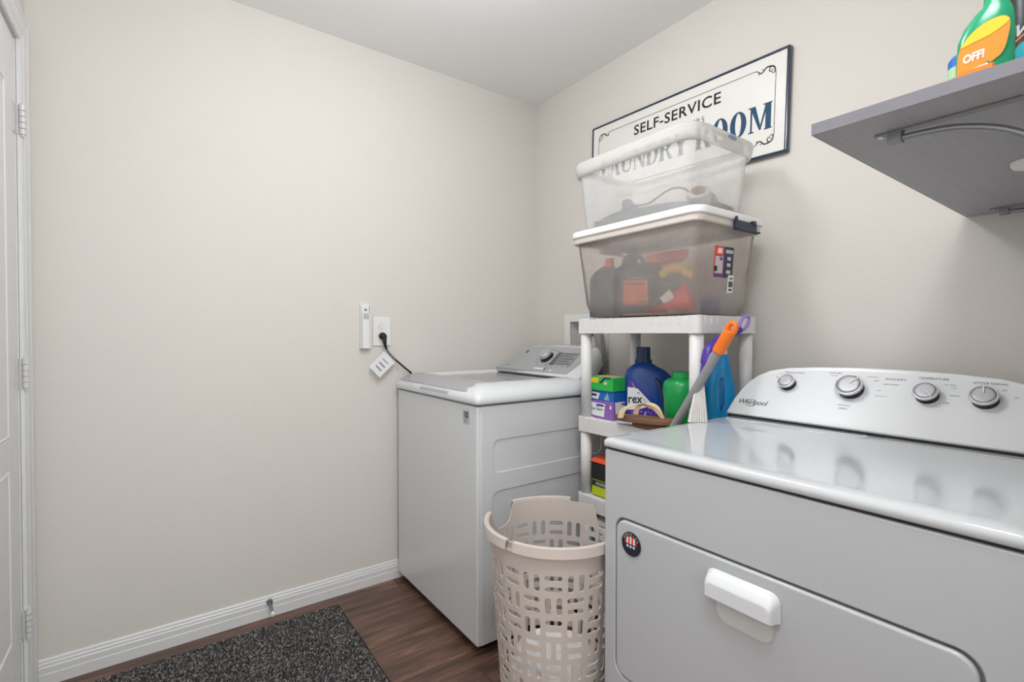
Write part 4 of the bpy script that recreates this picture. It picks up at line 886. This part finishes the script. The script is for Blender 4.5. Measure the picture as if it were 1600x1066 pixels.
lt = thing('laundry', 'white crumpled towel lying in the bottom of the slotted basket', 'laundry', (bx, by, .05))
bm = bmesh.new(); bmesh.ops.create_icosphere(bm, subdivisions=5, radius=1)
for v in bm.verts:
    c = v.co; d = 1 + .06*math.sin(6*c.x+4*c.y) + .05*math.sin(11*c.y-5*c.z+2*c.x) + .03*math.sin(19*c.x+13*c.z) - .10
    v.co = Vector((bx + c.x*.142*d, by + c.y*.142*d, .155 + max(-.85, c.z)*.115*d))
me = bpy.data.meshes.new('towel'); bm.to_mesh(me); bm.free()
link('fabric', me, mat('towel_white', '#e9e9ea', .9, bump=.5, bscale=300), lt, smooth=True)

# ------------------------------------------------------------------ enamel sign
sg_tilt = math.atan2(-.026, .93)
fsn = frame((1.742, 1.727, 2.154), (0, -.93, -.026), (0, -.026, .93))     # u to the right, v up, z toward the room
sg = thing('wall_sign', 'long white enamel sign with navy rim and laundry room lettering on the right wall', 'sign', (1.745, 1.262, 1.95))
SW, SH = .930, .360
def S(u, v, d=0): return fsn @ Matrix.Translation((u, v, d))
link('panel', plate(rr(SW-.006, SH-.006, .004, 3, SW/2, -SH/2), [], .003, 0, S(0, 0, .0)), m_sign, sg)
def fr2(inset, d): return [tuple(fsn @ Vector((x, y, d))) for x, y in rr(SW-2*inset, SH-2*inset, max(.002, .006-inset*.3), 4, SW/2, -SH/2)]
part('rim', loft([fr2(0, -.014), fr2(0, -.002), fr2(.002, .002), fr2(.006, .003), fr2(.0105, .0015), fr2(.0105, -.002)], False), m_navy, sg, smooth=False, bevel=.0006)
def seg(u0, v0, u1, v1, w):
    d = Vector((u1-u0, v1-v0)).normalized()*w/2; n = Vector((-d.y, d.x)).normalized()*w/2
    return [(u0+n.x, v0+n.y), (u1+n.x, v1+n.y), (u1-n.x, v1-n.y), (u0-n.x, v0-n.y)]
IN = .047
bl = []
for a in ((IN+.075, -IN, SW-IN-.075, -IN), (IN+.075, -SH+IN, SW-IN-.075, -SH+IN), (IN, -IN-.055, IN, -SH+IN+.055), (SW-IN, -IN-.055, SW-IN, -SH+IN+.055)):
    p = seg(*a, .0022); bl.append(xf(extr(p, 0, .0004), fsn))
part('border_line', cat(*bl), m_blackprint, sg)
def scroll(cu_, cv_, su_, sv_):
    c1_ = [(cu_ + su_*x, cv_ - sv_*y) for x, y in ((0, .058), (0, .03), (.004, .010), (.012, .003), (.020, .006), (.023, .014), (.017, .020), (.011, .016), (.014, .011))]
    c2_ = [(cu_ + su_*x, cv_ - sv_*y) for x, y in ((.078, 0), (.066, .002), (.060, .008), (.052, .014), (.043, .010), (.036, .002), (.028, .0), (.020, .001), (.010, .004), (.003, .014), (.004, .024), (.010, .027), (.014, .022))]
    L = []
    for pts, w0 in ((c1_, .0016), (c2_, .0022)):
        P_ = bez([(x, y, 0) for x, y in pts], 5); n = len(P_)
        for sgn in (1,):
            rings = []
            for i, p in enumerate(P_):
                t = (P_[min(i+1, n-1)] - P_[max(i-1, 0)]); t.normalize(); nn = Vector((-t.y, t.x, 0))
                w = w0*(.45 + .75*math.sin(PI*min(1, i/n*1.05)))
                rings.append([fsn @ (p + nn*w), fsn @ (p - nn*w), fsn @ (p - nn*w + Vector((0, 0, .0004))), fsn @ (p + nn*w + Vector((0, 0, .0004)))])
            L.append(loft(rings))
    for (x, y) in ((.046, .003), (.060, .0145)):
        L.append(xf(lathe([(.0026, 0), (.0026, .0004)], n=10), S(cu_ + su_*x, cv_ - sv_*y)))
    part('corner_scroll', cat(*L), m_blackprint, sg)
for cu_, su_ in ((IN, 1), (SW-IN, -1)):
    for cv_, sv_ in ((-IN, 1), (-SH+IN, -1)): scroll(cu_, cv_, su_, sv_)
text('lettering_service', 'SELF-SERVICE', .0600, S(.470, -.108, 0), m_blackprint, sg, bold=.0010, align='CENTER', sx=1.11, space=1.08)
text('lettering_hours', 'OPEN 24 HOURS', .030, S(.472, -.158, 0), m_blackprint, sg, align='CENTER', sx=1.08, space=1.2)
# bold serif capitals
def ell(cx, cy, rx, ry, irx, iry, a0=0, a1=360, n=28):
    L = []
    for k in range(n):
        A, B_ = math.radians(a0 + (a1-a0)*k/n), math.radians(a0 + (a1-a0)*(k+1)/n)
        L.append([(cx+irx*math.cos(A), cy+iry*math.sin(A)), (cx+rx*math.cos(A), cy+ry*math.sin(A)), (cx+rx*math.cos(B_), cy+ry*math.sin(B_)), (cx+irx*math.cos(B_), cy+iry*math.sin(B_))])
    return L
def R_(x0, x1, y0, y1): return [(x0, y0), (x1, y0), (x1, y1), (x0, y1)]
def serif(x, y, w, s=1): return [(x-w, y), (x+w, y), (x+w, y+s*.035), (x+w*.55, y+s*.06), (x-w*.55, y+s*.06), (x-w, y+s*.035)]
G = {
 'L': (.60, [R_(.06, .27, 0, 1), serif(.165, 0, .165), serif(.165, 1, .165, -1), R_(.1, .56, 0, .07), [(.56, 0), (.56, .26), (.52, .26), (.40, .07), (.40, 0)]]),
 'A': (.74, [[(.06, 0), (.13, 0), (.40, 1), (.33, 1)], [(.30, 1), (.44, 1), (.68, 0), (.46, 0)], R_(.18, .52, .28, .34), serif(.1, 0, .11), serif(.58, 0, .16)]),
 'U': (.76, [R_(.07, .27, .28, 1), R_(.58, .66, .28, 1), serif(.17, 1, .16, -1), serif(.62, 1, .12, -1)] + ell(.365, .28, .295, .28, .10, .2, 180, 270, 12) + ell(.365, .28, .295, .28, .215, .2, 270, 360, 12)),
 'N': (.80, [R_(.10, .17, 0, 1), R_(.64, .71, 0, 1), [(.08, 1), (.30, 1), (.71, .0), (.55, .0)], serif(.135, 0, .12), serif(.675, 1, .12, -1), serif(.12, 1, .12, -1)]),
 'D': (.74, [R_(.06, .27, 0, 1), R_(.02, .40, 0, .055), R_(.02, .40, .945, 1)] + ell(.34, .5, .36, .5, .15, .445, -90, 90, 24)),
 'R': (.78, [R_(.06, .27, 0, 1), serif(.165, 0, .165), R_(.02, .40, .945, 1), R_(.25, .42, .47, .52)] + ell(.38, .735, .27, .265, .07, .21, -90, 90, 18) + [[(.34, .49), (.48, .49), (.74, 0), (.53, 0)], serif(.64, 0, .12)]),
 'Y': (.74, [R_(.27, .48, 0, .45), serif(.375, 0, .17), [(.03, 1), (.25, 1), (.46, .40), (.28, .40)], [(.60, 1), (.67, 1), (.47, .42), (.41, .42)], serif(.15, 1, .15, -1), serif(.62, 1, .12, -1)]),
 'O': (.78, ell(.37, .5, .34, .515, .125, .455)),
 'M': (.98, [R_(.09, .16, 0, 1), R_(.68, .89, 0, 1), [(.07, 1), (.28, 1), (.53, .05), (.44, .05)], [(.68, 1), (.78, 1), (.50, .05), (.44, .05)], serif(.125, 0, .11), serif(.785, 0, .15), serif(.14, 1, .14, -1), serif(.76, 1, .18, -1)]),
 ' ': (.36, [])}
word = 'LAUNDRY ROOM'; tot = sum(G[c][0] for c in word); hgt = .092; sxx = .815/tot
u = .472 - .815/2
for ch in word:
    adv, polys = G[ch]
    if polys:
        L = [xf(extr([(u + x*sxx, -.262 + y*hgt) for x, y in p], 0, .0005 + .00002*k), fsn) for k, p in enumerate(polys)]
        part('letter', cat(*L), m_navyp, sg)
    u += adv*sxx

# ------------------------------------------------------------------ grey wall shelf with brackets
ws = thing('wall_shelf', 'grey wood laminate wall shelf with arched brackets above the dryer', 'shelf', (1.3, .04, 1.46))
part('board', box(.8395, XW-.002, .041, .3505, 1.460, 1.4775), m_lam, ws)
m_edge = mat('darkened_edge', '#7b7a82', .5, var=.05, vscale=30)  # the shelf's own edges, coloured darker to offset the light falling on them
part('darkened_edge', box(.838, .8395, .041, .352, 1.460, 1.4775), m_edge, ws)
part('darkened_edge', box(.8395, XW-.002, .3505, .352, 1.460, 1.4775), m_edge, ws)
for bxk in (.925, 1.69):
    bk_ = part('bracket', cat(extr(rr(.013, .25, .004, 3, bxk, .170), 1.4565, 1.4598), box(bxk-.0085, bxk+.0085, .041, .0445, 1.20, 1.4565)), m_metal, ws, bevel=.0006)
    part('bracket_arm', tube(bez([(bxk, .268, 1.447), (bxk, .235, 1.4465), (bxk, .19, 1.440), (bxk, .14, 1.418), (bxk, .095, 1.375), (bxk, .062, 1.305), (bxk, .050, 1.23)]), .0048, 10), m_metal, bk_, smooth=True)
    part('arm_block', box(bxk-.008, bxk+.008, .259, .277, 1.441, 1.457), m_metal, bk_, bevel=.001)
    part('screw', cyl((bxk, .287, 1.4567), (bxk, .287, 1.4545), .0045, n=12), m_chrome, bk_)
tag(part('puck_light', lathe([(.030, 0), (.030, -.006), (.026, -.012), (.012, -.014), (.0005, -.014)], (1.275, .166, 1.4598), 32), m_white, smooth=False, bevel=.001), 'round white puck light stuck under the grey wall shelf', 'light')

# bottles on the wall shelf
ob = thing('repellent_bottle', 'green spray bottle with orange label at the end of the wall shelf', 'bottle', (.90, .168, 1.4775))
ou = Vector((.14, -.99, 0)); ow = Vector((-.99, -.14, 0))
def op(u_, w_, z_): p = Vector((.895, .163, 1.478)) + ou*u_ + ow*w_; return (p.x, p.y, 1.478+z_)
def oring(c, h, d, z_, n=28): return [op(c + h*abs(math.cos(a))**.8*math.copysign(1, math.cos(a)), d*abs(math.sin(a))**.8*math.copysign(1, math.sin(a)), z_) for a in [2*PI*k/n for k in range(n)]]
part('bottle_body', loft([oring(0, .026, .016, 0), oring(0, .028, .018, .004), oring(.0, .0285, .018, .04), oring(.001, .028, .018, .062), oring(.004, .0245, .0165, .08), oring(.008, .0185, .014, .093), oring(.010, .012, .011, .102), oring(.010, .011, .011, .135)]), mat('bottle_green', '#0f9468', .25), ob, smooth=True)
def sm(p, n=4):
    N = len(p); q = [p[-1]] + p + [p[0], p[1]]; o = []
    for i in range(1, N+1):
        for k in range(n):
            t = k/n; o.append(tuple(.5*(2*q[i][c] + (q[i+1][c]-q[i-1][c])*t + (2*q[i-1][c]-5*q[i][c]+4*q[i+1][c]-q[i+2][c])*t*t + (3*q[i][c]-q[i-1][c]-3*q[i+1][c]+q[i+2][c])*t**3) for c in (0, 1)))
    return o
fO = frame(op(0, .0183, 0), tuple(ou), (0, 0, 1))
lo = decal('label', sm([(-.0245, .004), (-.012, .004), (.004, .020), (.017, .030), (.0225, .050), (.0235, .070), (.015, .077), (.0, .074), (-.012, .066), (-.0215, .052), (-.0255, .034)]), mat('label_orange', '#e58a12', .4), ob, fO, t=.0008)
decal('label_yellow', sm([(-.0225, .050), (-.010, .053), (.008, .058), (.0222, .067), (.021, .073), (.014, .0763), (.0, .0735), (-.012, .0655), (-.0195, .056)]), m_yellow, lo, fO @ Matrix.Translation((0, 0, .0009)))
text('label_word', 'OFF!', .0145, fO @ Matrix.Translation((-.0205, .0285, .0012)) @ Matrix.Rotation(.12, 4, 'Z'), m_paper, lo, bold=.0006, shear=.25, sx=.72)
decal('label_dark', [(-.024, .002), (.0, .002), (.010, .016), (.004, .024), (-.022, .012)], mat('label_darkgreen', '#0c5a44', .4), lo, fO @ Matrix.Translation((0, 0, .0012)))
for k in range(3): decal('label_line', [(-.022, .006+k*.004), (.004, .012+k*.004), (.004, .014+k*.004), (-.022, .008+k*.004)], m_paper, lo, fO @ Matrix.Translation((0, 0, .0018)))
part('nozzle', loft([oring(.010, .016, .010, .125), oring(.008, .020, .010, .15), oring(.0, .030, .010, .165)]), m_white, ob, bevel=.001)
db = thing('dark_canister', 'black canister with white letters and teal and orange bubbles beside the green bottle', 'canister', (.98, .121, 1.4775))
part('can_body', lathe([(.033, 0), (.0345, .003), (.0345, .16), (.030, .168), (.02, .172)], (.98, .121, 1.478), 40), mat('charcoal_can', '#262a33', .3), db, smooth=False, bevel=.001)
def cpos(ang, z_): return frame((.98 + .0348*math.cos(ang), .121 + .0348*math.sin(ang), 1.478+z_), (math.sin(ang), -math.cos(ang), 0), (0, 0, 1))
for an, z_, rx, ry, mm in ((2.75, .050, .0105, .013, mat('teal_bubble', '#18b0c0', .4)), (3.02, .028, .0095, .010, m_orange), (2.42, .034, .006, .010, mat('pale_green', '#a8d690', .4)), (2.62, .008, .006, .005, m_paper), (3.35, .055, .008, .009, m_lime)):
    decal('bubble', [(rx*math.cos(a), ry*math.sin(a)) for a in [2*PI*k/20 for k in range(20)]], mm, db, cpos(an, z_))
part('can_stripe', loft([[(.98 + .0350*math.cos(a), .121 + .0350*math.sin(a), 1.478 + z_ + .012*math.sin((a-2.2)*2)) for a in [2.2 + .08*k for k in range(12)]] for z_ in (.060, .063)], False, False), m_orange, db)
text('can_word', 'ANT', .020, cpos(2.75, .074), m_paper, db, bold=.0006, align='CENTER')
bl_ = thing('blue_can', 'small blue can with pale green band behind the green spray bottle', 'can', (.925, .196, 1.4775))
part('can_body', lathe([(.018, 0), (.019, .002), (.019, .055), (.016, .06), (.010, .062)], (.925, .188, 1.478), 28), m_boxblue, bl_)
part('band', lathe([(.0192, .028), (.0194, .029), (.0194, .043), (.0192, .044)], (.925, .188, 1.478), 28, caps=False), mat('pale_green_band', '#a9c9a0', .5), bl_)
oc = thing('orange_scraper', 'flat orange plastic tool lying at the shelf edge under the green bottle', 'tool', (.86, .165, 1.4775))
part('blade', loft([[(.850, .192, 1.478), (.866, .190, 1.478), (.866, .190, 1.4795), (.850, .192, 1.4795)], [(.843, .172, 1.478), (.872, .170, 1.478), (.872, .170, 1.4845), (.843, .172, 1.4845)], [(.843, .146, 1.478), (.870, .144, 1.478), (.870, .144, 1.4855), (.843, .146, 1.4855)]]), m_orange, oc, bevel=.001)
